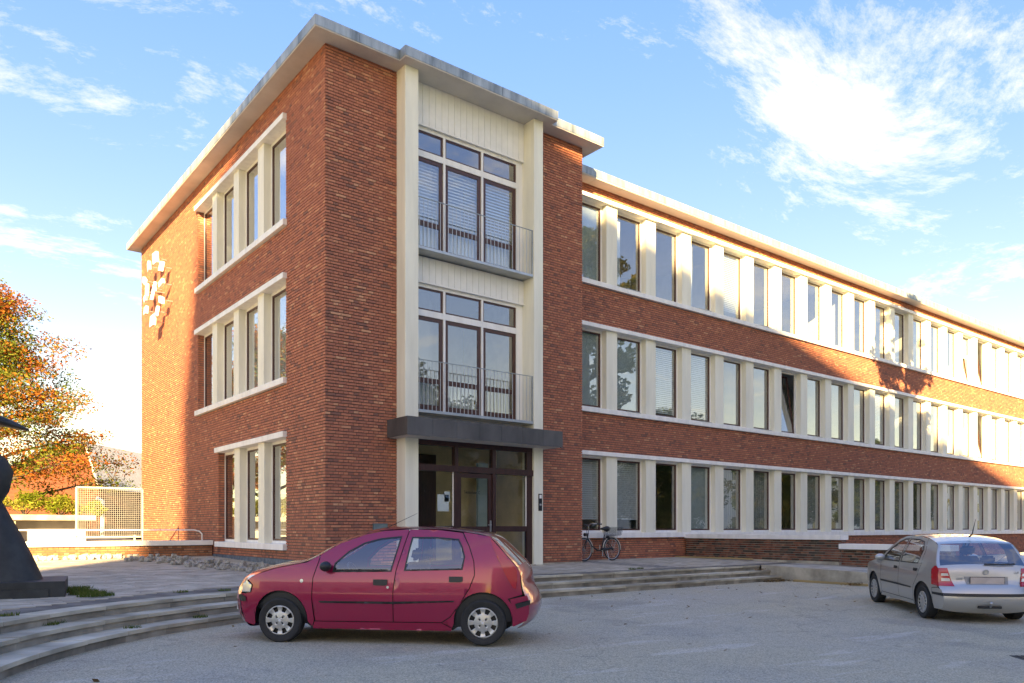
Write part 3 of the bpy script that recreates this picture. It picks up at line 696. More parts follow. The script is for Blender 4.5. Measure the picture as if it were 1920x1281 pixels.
# roofs -------------------------------------------------------------------
def roof(poly, z, name, zb=.24):
    mb = MB(); n = len(poly); v, t = cdt(poly)
    mb.v = [(p[0], p[1], z) for p in v] + [(p[0], p[1], z + zb) for p in v]; k = len(v); mb.f = [tuple(q) for q in t] + [tuple(i + k for i in q) for q in t]
    for i in range(n): mb.f.append((i, (i + 1) % n, (i + 1) % n + k, i + k))
    o = mb.build(name, SOFFIT, BLD); fixn(o.data)
    for i in range(n):
        a = Vector(poly[i]); b = Vector(poly[(i + 1) % n]); L = (b - a).length; u = (b - a) / L; nn = Vector((u.y, -u.x))
        m = max(1, round(L / 1.05))
        for j in range(m):
            p = a + u * (L * j / m + .004); q = a + u * (L * (j + 1) / m - .004)
            if j == 0: p = a - u * .006 if i >= 0 else p
            mm = MB(); w = .012 + .0015 * (j % 2); P = [p, q, q + nn * w, p + nn * w]; kk = 0
            mm.v = [(s.x, s.y, z + .028) for s in P] + [(s.x, s.y, z + zb + .025) for s in P]
            for f in ((0, 3, 2, 1), (4, 5, 6, 7), (0, 1, 5, 4), (1, 2, 6, 5), (2, 3, 7, 6), (3, 0, 4, 7)): mm.f.append(f)
            fo_ = mm.build('fascia_panel', ZINC, o); fixn(fo_.data)
    return o
OV = .45
r1 = roof([(-OV, -OV), (1.75, -OV), (1.75, -.72), (6.67, -.72), (6.67, -OV), (XT + OV, -OV), (XT + OV, YT + OV), (-OV, YT + OV)], ZS, 'roof')
r2 = roof([(XT + .004, YW - OV), (XW + OV, YW - OV), (XW + OV, YW + 12.5), (XT + .004, YW + 12.5)], ZSW, 'wing_roof')
for i in range(44):
    x = XT + .03 + i * 1.18
    bx('soffit_panel', mat('soffit_light', (.66, .62, .56), .8, var=.06, vscale=.8), r2, x + .006, min(x + 1.174, XW), YW - OV + .012, YW - .006, ZSW - .014, ZSW - .001)

# things fixed to the building
o = MB().box(-.065, .065, -.02, 0, -.24, .24).build('intercom_panel', BLACK, bevel=.006); o.location = (6.27, -.418, 2.24); tag(o, 'black intercom panel with white buttons on the right entrance pillar', 'intercom')
bx('name_plate', WHITE, o, -.04, .04, -.024, -.0205, .11, .21); bx('button_plate', STEEL, o, -.035, .035, -.024, -.0205, -.09, -.04); bx('speaker_grille', RUBBER, o, -.04, .04, -.023, -.0205, -.02, .08)
o = MB().box(-.205, .205, -.03, 0, -.09, .09).build('wall_plaque', mat('plaque', (.10, .16, .17), .4, .3, var=.2), bevel=.006); o.location = (1.44, -.008, 1.54); tag(o, 'small grey green metal plaque on the brick wall beside the left entrance pillar', 'plaque')
bx('plaque_face', mat('plaque_face', (.16, .23, .24), .35, .3, var=.2), o, -.185, .185, -.034, -.0305, -.07, .07)

# wall relief of white blocks on the left facade
rel = empty('wall_relief', (0, 16.2, 8.5)); tag(rel, 'white abstract wall relief of scattered blocks on the sunlit end of the left facade', 'relief')
RW = mat('relief_white', (.82, .80, .76), .6, var=.05)
def at_left(px_, py_, X=0.):
    u = (px_ - 960) / F; Y = (CR + SA * X - (CD + CA * X) * u) / (CA + SA * u); d = CD + CA * X + SA * Y; return Y, EYE - (py_ - HZ) * d / F
rb = [(292, 484, 19, 20, .42, 0), (280, 500, 11, 17, .4, -12), (303, 500, 12, 18, .4, 14), (272, 527, 12, 11, .36, 38), (303, 531, 15, 10, .4, -20), (276, 547, 10, 32, .5, -33), (288, 546, 9, 34, .44, 12), (290, 541, 5, 13, .3, 0), (273, 561, 10, 9, .4, -15), (303, 562, 14, 12, .42, 22), (274, 583, 11, 15, .38, -8), (295, 584, 10, 18, .4, 5), (287, 602, 19, 21, .45, -3)]
for i, (px_, py_, w, h, pr, rot) in enumerate(rb):
    Y, z = at_left(px_, py_, -pr + .05); s = F / (CD + SA * Y); hw = w / s * .5 * 1.15; hh = h / s * .5
    b = MB().box(-.11, .0, -hw, hw, -hh, hh)
    b = b.build('relief_block', RW, rel, bevel=.012); b.location = (-pr + .1, Y - 16.2, z - 8.5); b.rotation_euler = (R(rot), R(random.uniform(-12, 12)), R(random.uniform(-14, 14)))
    rd = MB().tube([(-pr + .1, Y - 16.2, z - 8.5), (0.02, Y - 16.2, z - 8.5)], .02, 6).build('relief_rod', STEEL, rel)

# ================================================================== LOW WALL AND YARD
lw = empty('low_wall', (-4, 8.3, .6)); tag(lw, 'low brick retaining wall with white coping running out from the left facade', 'wall')
def inv(o, base): o.location = tuple(o.location[i] - base[i] for i in range(3)); return o
B0 = (-4, 8.3, .6)
core = MB().box(-14, -.02, 8.262, 8.5, .3, .98).build('core', MORTAR, lw); inv(core, B0)
cpg = MB().box(-14.05, -.02, 8.18, 8.55, .985, 1.135).build('coping', WHITE, lw, bevel=.006); inv(cpg, B0)
k = Wallbricks(); k.add((-14, 8.25), (1, 0), (0, -1), bond(13.97, .52, .98, zb=.52)); lb0 = set(bpy.data.objects)
k.emit(lw, lw, BRICKL)
for o in set(bpy.data.objects) - lb0: inv(o, B0)
# handrail
hr = MB(); HY = 8.4
hr.tube([(-14, HY, 1.46), (-.55, HY, 1.46), (-.38, HY, 1.42), (-.30, HY, 1.33), (-.30, HY, 1.13)], .022, 8)
ho = hr.build('handrail', WHITE, smooth=True); tag(ho, 'white tubular handrail along the top of the low retaining wall', 'handrail')
for x in (-13, -11.2, -9.4, -7.6, -5.78, -3.86, -2.05): MB().tube([(x, HY, 1.12), (x, HY, 1.455)], .02, 8).build('post', WHITE, ho, smooth=True)
# wire grid panel
gp = empty('grid_panel', (-2.75, 9.4, 1.05)); tag(gp, 'square white wire grid screen standing behind the low wall', 'screen')
WG = mat('grid_white', (.42, .41, .38), .5, var=.08)
fr = MB(); w, h = .92, 1.5
for a, b in (((-w, 0, .2), (w, 0, .2)), ((-w, 0, .2 + h), (w, 0, .2 + h)), ((-w, 0, .2), (-w, 0, .2 + h)), ((w, 0, .2), (w, 0, .2 + h))): fr.bar(a, b, .05)
fr.build('frame', WG, gp)
wr = MB()
for i in range(1, 31): wr.bar((-w + 2 * w * i / 31, -.01, .2), (-w + 2 * w * i / 31, -.01, 1.74), .0055)
for i in range(1, 25): wr.bar((-w - .03, .005, .2 + h * i / 25), (w + .03, .005, .2 + h * i / 25), .0055)
wr.build('wire_grid', WG, gp)
for x in (-.7, .7): MB().bar((x, .03, -.02), (x, .03, .25), .05).build('leg', WG, gp)
# concrete planter with shrubs
pl = empty('planter', (-5, 14.6, 1.05)); tag(pl, 'long pale concrete planter bench with overhanging top behind the handrail', 'planter')
MB().box(-5, 2.7, -.6, 1.2, .74, .93).build('top_slab', CONC, pl, bevel=.01)
MB().box(-4.9, 2.5, .1, 1.1, -.1, .74).build('back_wall', mat('pale_concrete', (.46, .44, .40), .9, var=.15, vscale=1.5), pl)
for x in (-3.4, -1.2, .15): MB().box(x, x + .12, -.5, .1, -.1, .74).build('support', CONC, pl)

# foliage ---------------------------------------------------------------------
leaf_mat('leaf_autumn', [(0, (.045, .075, .018)), (.32, (.09, .13, .03)), (.5, (.17, .17, .04)), (.62, (.26, .11, .03)), (.85, (.28, .085, .03)), (1, (.18, .05, .025))])
leaf_mat('leaf_yellow', [(0, (.10, .14, .02)), (.6, (.22, .25, .05)), (1, (.32, .30, .08))])
leaf_mat('leaf_green', [(0, (.025, .05, .012)), (.6, (.055, .09, .02)), (.9, (.12, .13, .03)), (1, (.2, .16, .04))])
BARK = mat('bark', (.075, .06, .05), .95, var=.3, vscale=6, bump=.6, bscale=25, stretch=(4, 4, .6))
def leaves(clumps, n, size, rng, tone=None, aspect=.5, droop=.3):
    V = []; Q = []; RN = []
    tot = sum(c[3] ** 2 * c[4] for c in clumps)
    for (x, y, z, r, flat) in clumps:
        m = int(n * r * r * flat / tot); base = rng.random() if tone is None else tone(x, y, z, rng)
        for _ in range(m):
            a = rng.uniform(0, 6.283); b = math.acos(rng.uniform(-1, 1)); q = r * rng.random() ** .45
            px_, py_, pz_ = x + q * math.sin(b) * math.cos(a), y + q * math.sin(b) * math.sin(a), z + q * math.cos(b) * flat
            s = size * rng.uniform(.6, 1.4); d = Vector((rng.gauss(0, 1), rng.gauss(0, 1), rng.gauss(-droop, .6))).normalized(); e = d.cross(Vector((rng.gauss(0, 1), rng.gauss(0, 1), rng.gauss(0, 1)))).normalized() * s * aspect
            p = Vector((px_, py_, pz_)); k = len(V)
            V += [tuple(p - d * s), tuple(p + e), tuple(p + d * s), tuple(p - e)]; Q.append((k, k + 1, k + 2, k + 3)); RN.append(min(1, max(0, base + rng.gauss(0, .16))))
    return V, Q, RN
def leafobj(name, V, Q, RN, m, parent):
    me = bpy.data.meshes.new(name); me.from_pydata(V, [], Q); at = me.attributes.new('rnd', 'FLOAT', 'FACE'); at.data.foreach_set('value', RN)
    return link(name, me, m, parent)
def tree(name, loc, H, rad, seed, n, size, m, label, z0=.3, flat=.35, nl=34, tone=None, group=None, cone=False):
    rng = random.Random(seed); root = empty(name, loc); tag(root, label, 'tree', group)
    tr = MB(); tr.tube([(0, 0, -.2), (.05, 0, H * .2), (-.08, .1, H * .45), (.05, .05, H * .7), (0, 0, H * .93)], [H * .026, H * .021, H * .016, H * .009, H * .003], 9)
    tr.build('trunk', BARK, root, smooth=True)
    cl = []; lm = MB()
    for i in range(nl):
        f = (i + .5) / nl; zz = H * (z0 + (.97 - z0) * f); a = i * 2.4 + rng.uniform(-.4, .4)
        prof = math.sin(math.pi * min(1, max(.08, (f * .9 + .12)))) ** .6 if not cone else (1.02 - f) ** .75
        L = rad * prof * rng.uniform(.6, 1.08)
        p0 = Vector((0, 0, zz - L * .28)); pts = [p0]
        for s in (.35, .7, 1.0): pts.append(Vector((L * s * math.cos(a + .15 * s), L * s * math.sin(a + .15 * s), zz - L * .28 + L * .34 * s ** .8 + rng.uniform(-.1, .1))))
        lm.tube(pts, [H * .009 * (1.1 - f * .6), H * .006, H * .004, H * .0015], 5)
        for s in (.5, .72, .9, 1.03):
            q = pts[0].lerp(pts[-1], s); q.z = float(np.interp(s, [0, .35, .7, 1.1], [p.z for p in pts[:3]] + [pts[3].z + .1]))
            for _ in range(2):
                off = Vector((rng.gauss(0, .28), rng.gauss(0, .28), rng.gauss(.05, .12))) * rad * .42
                c = q + off * s; cl.append((c.x, c.y, c.z, rad * rng.uniform(.12, .22), flat * rng.uniform(.7, 1.4)))
                lm.tube([q, c], [H * .0018, H * .0008], 4, cap=False)
    lm.build('limbs', BARK, root, smooth=True)
    V, Q, RN = leaves(cl, n, size, rng, tone); leafobj('crown', V, Q, RN, MATS[m], root)
    return root
def copy_tree(o, loc, rz, sc, label, group):
    c = o.copy(); COL.objects.link(c); c.location = loc; c.rotation_euler = (0, 0, rz); c.scale = (sc,) * 3; c['label'] = label; c['group'] = group
    for ch in list(o.children): k = ch.copy(); COL.objects.link(k); k.parent = c
    return c
tx0, ty0 = W(-20.3, 30)
tree('autumn_tree', (tx0, ty0, 1.0), 9.9, 4.7, 21, 70000, .056, 'leaf_autumn', 'autumn tree with rust and green foliage at the left edge behind the sculpture', z0=.22, cone=True, flat=.5, tone=lambda x, y, z, r: r.choice((.2, .33, .42, .55, .66, .78)))
def shrub(loc, r, seed, n, label):
    rng = random.Random(seed); root = empty('shrub', loc); tag(root, label, 'shrub', 'shrubs growing in the concrete planter')
    st = MB(); cl = []
    for i in range(9):
        a = rng.uniform(0, 6.28); q = r * rng.uniform(.2, .8); p = (q * math.cos(a), q * math.sin(a) * .6, r * rng.uniform(.3, .75)); st.tube([(0, 0, -.05), (p[0] * .5, p[1] * .5, p[2] * .6), p], [.02, .014, .006], 5); cl.append((*p, r * rng.uniform(.3, .45), .7))
    st.build('stem', BARK, root); V, Q, RN = leaves(cl, n, .05, rng, aspect=.3); leafobj('foliage', V, Q, RN, MATS['leaf_yellow'], root)
for i, (x, r, lab) in enumerate(((-2.3, .6, 'feathery yellow green shrub at the right end of the concrete planter, behind the wire grid'), (-3.3, .85, 'bushy yellow green shrub in the planter just left of the wire grid'), (-4.4, .95, 'largest yellow green shrub in the planter beside the sculpture'), (-5.6, .8, 'yellow green shrub in the planter mostly hidden by the sculpture'))):
    shrub((x, 14.9, 1.95), r, 40 + i, 2600, lab)

# halls behind the yard ---------------------------------------------------------
def cam_obj(name, m, parent, poly, d0, d1, z_is_px=True):
    """prism whose outline is drawn on a plane at camera depth d0 and pushed back to d1 in parallel"""
    P = [(W((x - 960) / F * d0, d0), EYE - (y - HZ) * d0 / F) for x, y in poly]; bx0 = W(0, d0); bx1 = W(0, d1); dx, dy = bx1[0] - bx0[0], bx1[1] - bx0[1]
    mb = MB(); n = len(P); v, t = cdt(poly)
    mb.v = [(p[0][0], p[0][1], p[1]) for p in P] + [(p[0][0] + dx, p[0][1] + dy, p[1]) for p in P]
    mb.f = [q for q in t] + [tuple(i + n for i in q) for q in t] + [(i, (i + 1) % n, (i + 1) % n + n, i + n) for i in range(n)]
    o = mb.build(name, m, parent); fixn(o.data); return o
BRF = mat('far_brick', (.16, .045, .024), .9, var=.2, vscale=1.5, bump=.5, bscale=14, stretch=(1, 1, 6))
ROOFG = mat('felt_roof', (.05, .05, .053), .95, var=.12, vscale=.6, spec=.05)
h1 = empty('brick_hall', (*W(-30, 44), 1.0)); tag(h1, 'red brick hall with slanting gable edge behind the autumn tree', 'building'); M0 = h1.location
def reb(o, root): o.location = -Vector(root.location); return o
reb(cam_obj('wall', BRF, h1, [(-140, 1010), (-140, 900), (30, 872), (62, 850), (120, 836), (157, 832), (183, 916), (210, 1010)], 44, 52), h1)
reb(cam_obj('verge', mat('verge', (.5, .5, .48), .6, var=.1), h1, [(157, 830), (160, 829), (187, 916), (183, 917)], 43.9, 52), h1)
reb(cam_obj('roof_edge', ROOFG, h1, [(60, 851), (120, 833), (158, 829), (158, 832.5), (120, 837), (62, 854)], 43.8, 52.2), h1)
h2 = empty('vaulted_hall', (*W(-28, 56), 1.0)); tag(h2, 'hall with grey vaulted roof and arched brick gable between tree and office building', 'building')
# vault across the view, falling away behind
mb = MB(); rows = []
for i in range(13):
    a = R(90 * i / 12); d = 56 + 9 * (1 - math.cos(a)); z = 1.0 + 6.0 * math.sin(a) ** .8
    rows.append([(*W((q - 960) / F * 60, d), z) for q in (100, 200, 300, 420)])
o = mb.grid(rows).build('vault_roof', ROOFG, h2, smooth=True); reb(o, h2)
ar = [(222, 1010)] + [(222 + (60 * (1 - math.cos(R(a)))), 918 - 58 * math.sin(R(a))) for a in range(0, 91, 10)] + [(330, 860), (330, 1010)]
reb(cam_obj('gable_wall', BRF, h2, [(229, 1010)] + [(229 + (53 * (1 - math.cos(R(a)))), 918 - 52 * math.sin(R(a))) for a in range(0, 91, 10)] + [(330, 866), (330, 1010)], 52, 55), h2)
reb(cam_obj('arch_verge', mat('verge_grey', (.10, .11, .11), .6, var=.1), h2, ar, 52.2, 55.3), h2)
reb(cam_obj('roof_light', mat('blue_glass', (.03, .06, .12), .25, var=.1), h2, [(174, 887), (207, 887), (200, 915), (183, 915)], 55, 55.6), h2)
reb(cam_obj('front_wall', BRF, h2, [(60, 1012), (60, 915), (300, 915), (300, 1012)], 54, 54.5), h2)
dp = MB().tube([(*W(-20.6, 39.5), 1.0), (*W(-20.6, 39.5), 2.9), (*W(-20.85, 39.4), 3.05)], .1, 10).build('vent_pipe', WHITE, smooth=True)
tag(dp, 'white bent vent pipe standing in the yard behind the wire grid', 'pipe'); fixn(dp.data)

# sculpture -------------------------------------------------------------------------
sx, sy = W(-8.54, 12.33)
sc = empty('sculpture', (sx, sy, .44)); sc.rotation_euler = (0, 0, -(math.pi / 2 - AX) + R(28)); tag(sc, 'dark patinated metal abstract sculpture on a low plinth at the left edge', 'sculpture')
MB().box(-1.5, 1.35, -.75, .75, -.05, .24).build('plinth', DARKSC, sc, bevel=.008); MB().box(.05, 1.12, -.79, -.752, -.03, .12).build('plinth_step', DARKSC, sc)
def loft(rings, n=28):
    mb = MB(); rows = []
    for (z, x0, x1, dep, pw) in rings:
        row = []
        for k in range(n + 1):
            a = 2 * math.pi * k / n; c, s = math.cos(a), math.sin(a)
            row.append(((x0 + x1) / 2 + (x1 - x0) / 2 * math.copysign(abs(c) ** pw, c), dep * math.copysign(abs(s) ** pw, s), z))
        rows.append(row)
    mb.grid(rows); mb.f.append(tuple(range(n))); e = (len(rings) - 1) * (n + 1); mb.f.append(tuple(e + k for k in range(n))[::-1]); return mb
o = loft([(.24, -.9, 1.02, .5, .7), (.6, -.72, .88, .42, .75), (1.0, -.5, .70, .33, .8), (1.3, -.3, .55, .25, .9), (1.48, -.2, .46, .18, 1), (1.7, -.1, .34, .1, 1)]).build('skirt', DARKSC, sc, smooth=True, angle=R(50)); fixn(o.data)
o = loft([(.50, -1.15, -.35, .16, 1), (.9, -1.15, .02, .28, 1), (1.3, -1.1, .36, .36, 1), (1.65, -1.05, .56, .38, 1), (1.95, -1.0, .62, .36, 1), (2.15, -.95, .54, .3, 1), (2.28, -.9, .38, .22, 1), (2.34, -.8, .15, .1, 1)]).build('bulb', DARKSC, sc, smooth=True); o.location = (0, -.12, 0); fixn(o.data)
rows = []
for i in range(15):
    f = i / 14; x = -1.5 + 2.32 * f; zc = 2.98 - .34 * f ** 1.6 + .05 * math.sin(f * 3); th = .26 * (1 - f) ** .6 + .02; dp_ = .5 * (1 - f * .75)
    rows.append([(x, dp_ * math.cos(R(a)), zc + th * math.sin(R(a)) * (1 if a < 180 else .55)) for a in range(0, 361, 24)])
o = MB().grid(rows).build('cap_wing', DARKSC, sc, smooth=True); fixn(o.data)
MB().tube([(-.7, -.05, 2.2), (-.7, 0, 2.9)], .18, 12).build('neck', DARKSC, sc, smooth=True)

# loose cobbles and white stones --------------------------------------------------------
def stone_mesh(seed, j=.25):
    rng = random.Random(seed); b = bmesh.new(); bmesh.ops.create_cube(b, size=1); bmesh.ops.subdivide_edges(b, edges=b.edges, cuts=1)
    for v in b.verts: v.co = Vector(v.co.x * (1 + rng.uniform(-j, j)), ) if False else Vector((v.co.x * (1 + rng.uniform(-j, j)), v.co.y * (1 + rng.uniform(-j, j)), v.co.z * (1 + rng.uniform(-j, j)))) * (.86 if v.co.length > .8 else 1)
    me = bpy.data.meshes.new('cobble'); b.to_mesh(me); b.free(); return me
GREY = mat('granite', (.42, .385, .325), .9, var=.35, vscale=5, bump=.4)
PALE = mat('pale_stone', (.50, .46, .40), .9, var=.2, vscale=5, bump=.3)
SM = [stone_mesh(i) for i in range(6)]; SMW = [m.copy() for m in SM]
for m in SM: m.materials.append(GREY)
for m in SMW: m.materials.append(PALE); m.name = 'stone'
rng = random.Random(77)
for i in range(210):
    t_ = rng.random() ** .9; y = 7.1 - 6.7 * t_; x = -2.3 + 1.25 * t_ + rng.gauss(0, .33) * (1 + .3 * math.sin(t_ * 12)); s = rng.uniform(.075, .13)
    lay = 1 if rng.random() < .25 and abs(x + 2.3 - 1.25 * t_) < .3 else 0
    o = inst('cobblestone', SM[i % 6], None, (x, y, zt(x, y) + s * .42 + lay * .1), 0, (s, s, s * .85), (rng.uniform(-.3, .3), rng.uniform(-.3, .3), rng.uniform(0, 6.28)))
    tag(o, 'grey granite cobble in the loose heap beside the left facade', 'cobblestone', 'loose grey cobbles heaped beside the left facade')
for i in range(110):
    x = rng.uniform(-8.5, -2.2); y = 7.95 - abs(rng.gauss(0, .22)); s = rng.uniform(.09, .19)
    o = inst('rubble_stone', SMW[i % 6], None, (x, y, zt(x, y) + s * .36), 0, (s, s * .8, s * .8), (rng.uniform(-.2, .2), rng.uniform(-.2, .2), rng.uniform(0, 6.28)))
    tag(o, 'pale stone lying in the strip along the foot of the low wall', 'stone', 'pale stones along the foot of the low wall')

# stepped wall beside the ramp -------------------------------------------------------------
rw = empty('ramp_wall', (14.45, -4, 0)); tag(rw, 'weathered brick wall with stepped white coping beside the ramp', 'wall'); RB = (14.45, -4, 0)
BRW = piece_mat('brick_weathered', [(0, (.055, .042, .032)), (.2, (.10, .06, .042)), (.45, (.20, .07, .045)), (.8, (.27, .095, .055)), (1, (.30, .15, .10))], nvar=.35, big=.55, bigcol=(.17, .14, .11))
for (y0, y1, zb, zt2) in ((-4.87, 1.0, 1.16, 1.31), (-8.0, -4.87, .89, 1.05)):
    inv(MB().box(14.314, 14.6, y0 + .01, y1, -.3, zb).build('core', mat('mortar_light', (.27, .25, .22), .95, var=.2, bump=.4), rw), RB)
    inv(MB().box(14.22 if zb > 1 else 14.16, 14.68, y0 - .03, y1, zb + .003, zt2).build('coping', WHITE, rw, bevel=.006), RB)
inv(MB().box(14.27, 14.4, -4.8, 1.04, .3, .50).build('base_course', CONC, rw), RB)
k = Wallbricks(); k.add((14.30, 1.0), (0, -1), (-1, 0), bond(5.87, .50, 1.16, zb=.42)); k.add((14.30, -4.88), (0, -1), (-1, 0), bond(3.1, .0, .89, zb=-.03)); k.add((14.31, -4.88), (1, 0), (0, -1), bond(.28, .89, 1.16, zb=.89))
lb0 = set(bpy.data.objects); k.emit(rw, rw, BRW)
for o in set(bpy.data.objects) - lb0: inv(o, RB)

# planks, leaves, drain ---------------------------------------------------------------------
WOOD = mat('raw_timber', (.42, .29, .13), .75, var=.15, vscale=4, stretch=(1, .15, 1))
o = MB().box(-.07, .07, -1.5, 1.5, 0, .045).build('timber_plank', WOOD, bevel=.004); o.location = (13.95, -.45, zt(0, 0) + .01); o.rotation_euler = (0, 0, R(4)); tag(o, 'raw timber plank lying on the terrace against the ramp wall', 'plank')
o = MB().box(-.05, .05, -1.9, 1.6, 0, .06).build('timber_plank', WOOD, bevel=.004); o.location = (12.0, -6.3, .0); o.rotation_euler = (0, 0, R(-3)); tag(o, 'raw timber batten lying on the asphalt along the ramp cheek', 'plank')
leaf_mat('dead_leaf', [(0, (.10, .05, .02)), (.5, (.22, .12, .05)), (1, (.33, .22, .10))])
rng = random.Random(4); V = []; Q = []; RN = []
for (x, y, z, s, n) in ((11.75, -4.35, .0, .38, 260), (12.05, -6.6, .03, .3, 120), (11.9, -3.75, .29, .14, 50), (9, -6, .0, 4.0, 60), (0, -8, 0, 5, 40)):
    for _ in range(n):
        p = Vector((x + rng.gauss(0, s), y + rng.gauss(0, s * .35), z + abs(rng.gauss(0, .02)) + .008)); a = rng.uniform(0, 6.28); l = rng.uniform(.025, .05); d = Vector((math.cos(a), math.sin(a), rng.uniform(-.4, .4))) * l; e = Vector((-math.sin(a), math.cos(a), rng.uniform(-.4, .4))) * l * .6; k_ = len(V)
        V += [tuple(p - d), tuple(p + e), tuple(p + d), tuple(p - e)]; Q.append((k_, k_ + 1, k_ + 2, k_ + 3)); RN.append(rng.random())
o = leafobj('fallen_leaves', V, Q, RN, MATS['dead_leaf'], None); tag(o, 'brown fallen leaves gathered at the end of the steps and along the ramp', 'leaves', kind='stuff')
dx_, dy_ = W(6.55, 9.75); dz_ = zg(dx_, dy_)
o = MB().box(-.26, .26, -.2, .2, -.03, .006).build('drain_grate', mat('cast_iron', (.06, .05, .045), .7, .3, var=.4, vscale=9)); o.location = (dx_, dy_, dz_); o.rotation_euler = (0, 0, R(-48)); tag(o, 'rusty cast iron drain grate set in the asphalt at the lower right', 'drain')
for i in range(7): bx('grate_bar', mat('cast_iron_edge', (.09, .075, .06), .6, .4, var=.3), o, -.21 + i * .066, -.21 + i * .066 + .028, -.16, .16, .0065, .016)

# ================================================================== CARS
def hermite(xs, ys):
    xs = np.array(xs, float); ys = np.array(ys, float); h = np.diff(xs); dl = np.diff(ys) / h; m = np.zeros(len(xs)); m[0], m[-1] = dl[0], dl[-1]
    for i in range(1, len(xs) - 1): m[i] = 0 if dl[i - 1] * dl[i] <= 0 else 2 * dl[i - 1] * dl[i] / (dl[i - 1] + dl[i])
    def f(x):
        x = min(max(x, xs[0]), xs[-1]); i = min(int(np.searchsorted(xs, x, 'right') - 1), len(xs) - 2); t = (x - xs[i]) / h[i]
        return float((2 * t ** 3 - 3 * t * t + 1) * ys[i] + (t ** 3 - 2 * t * t + t) * h[i] * m[i] + (3 * t * t - 2 * t ** 3) * ys[i + 1] + (t ** 3 - t * t) * h[i] * m[i + 1])
    return f
def offset_poly(p, d):
    n = len(p); area = sum(p[i][0] * p[(i + 1) % n][1] - p[(i + 1) % n][0] * p[i][1] for i in range(n)); sg = 1 if area > 0 else -1; res = []
    for i in range(n):
        a, b, c = Vector(p[i - 1]), Vector(p[i]), Vector(p[(i + 1) % n]); u = (b - a).normalized(); v = (c - b).normalized(); n1 = Vector((u.y, -u.x)) * sg; n2 = Vector((v.y, -v.x)) * sg; k = n1 + n2
        k = k / max(.5, k.dot(n1)) if k.length > 1e-4 else n1
        res.append(tuple(b + k * d))
    return res
def dense(p, step=.05, closed=True):
    r = []
    for i in range(len(p) if closed else len(p) - 1):
        a, b = p[i], p[(i + 1) % len(p)]; n = max(1, int(math.dist(a, b) / step))
        r += [(a[0] + (b[0] - a[0]) * k / n, a[1] + (b[1] - a[1]) * k / n) for k in range(n)]
    if not closed: r.append(p[-1])
    return r
def wheel(parent, loc, side, rt, rr, wdt, style, HUB):
    w = empty('wheel', loc); w.parent = parent; s = side
    def L(prof, name, m, n=40):
        o = MB().lathe([(r, o_ * s) for r, o_ in prof], n, 'y').build(name, m, w, smooth=True, angle=R(40)); fixn(o.data); return o
    L([(rr * .97, -.5 * wdt), (rr + .015, -.5 * wdt), (rt * .93, -.52 * wdt), (rt * .985, -.44 * wdt), (rt, -.25 * wdt), (rt, .25 * wdt), (rt * .985, .44 * wdt), (rt * .93, .52 * wdt), (rr + .015, .5 * wdt), (rr * .97, .44 * wdt)], 'tyre', RUBBER, 56)
    L([(.0, .2 * wdt), (rr * .98, .2 * wdt)], 'brake_disc', BLACK)
    # hubcap as polar grid with cut-outs
    mb = MB(); NA = 128; rad = [.0, .10, .22, .34, .46, .54, .60, .70, .80, .88, .93, 1.0]; dep = [.50, .50, .49, .475, .455, .44, .425, .41, .42, .45, .475, .44]
    def hole(i, k):
        f = (k + .5) / NA * style['n'] % 1; rm = (rad[i] + rad[i + 1]) / 2
        if style['r0'] < rm < style['r1'] and abs(f - .5) < style['w'] * (1 if not style.get('taper') else .5 + .5 * rm): return True
        if style.get('lug') and .2 < rm < .34: g = (k + .5) / NA * 4 % 1; return abs(g - .5) < .12
        return False
    for i, (q, dq) in enumerate(zip(rad, dep)):
        for k in range(NA): a = 2 * math.pi * k / NA; mb.v.append((rr * q * math.cos(a), s * wdt * dq, rr * q * math.sin(a)))
    for i in range(len(rad) - 1):
        for k in range(NA):
            if not hole(i, k): a = i * NA + k; b = i * NA + (k + 1) % NA; mb.f.append((a, b, b + NA, a + NA))
    o = mb.build('hubcap', HUB, w, smooth=True); fixn(o.data)
    md = o.modifiers.new('thick', 'SOLIDIFY'); md.thickness = .012; md.offset = 0
    L([(.0, .515 * wdt), (.028, .515 * wdt), (.032, .5 * wdt)], 'hub_badge', BLACK, 16)
    return w
def paint(name, col, metal, var=.0, rough=.38):
    m = mat(name, col, rough, metal, var=var, coat=1.0, vscale=.8); return m
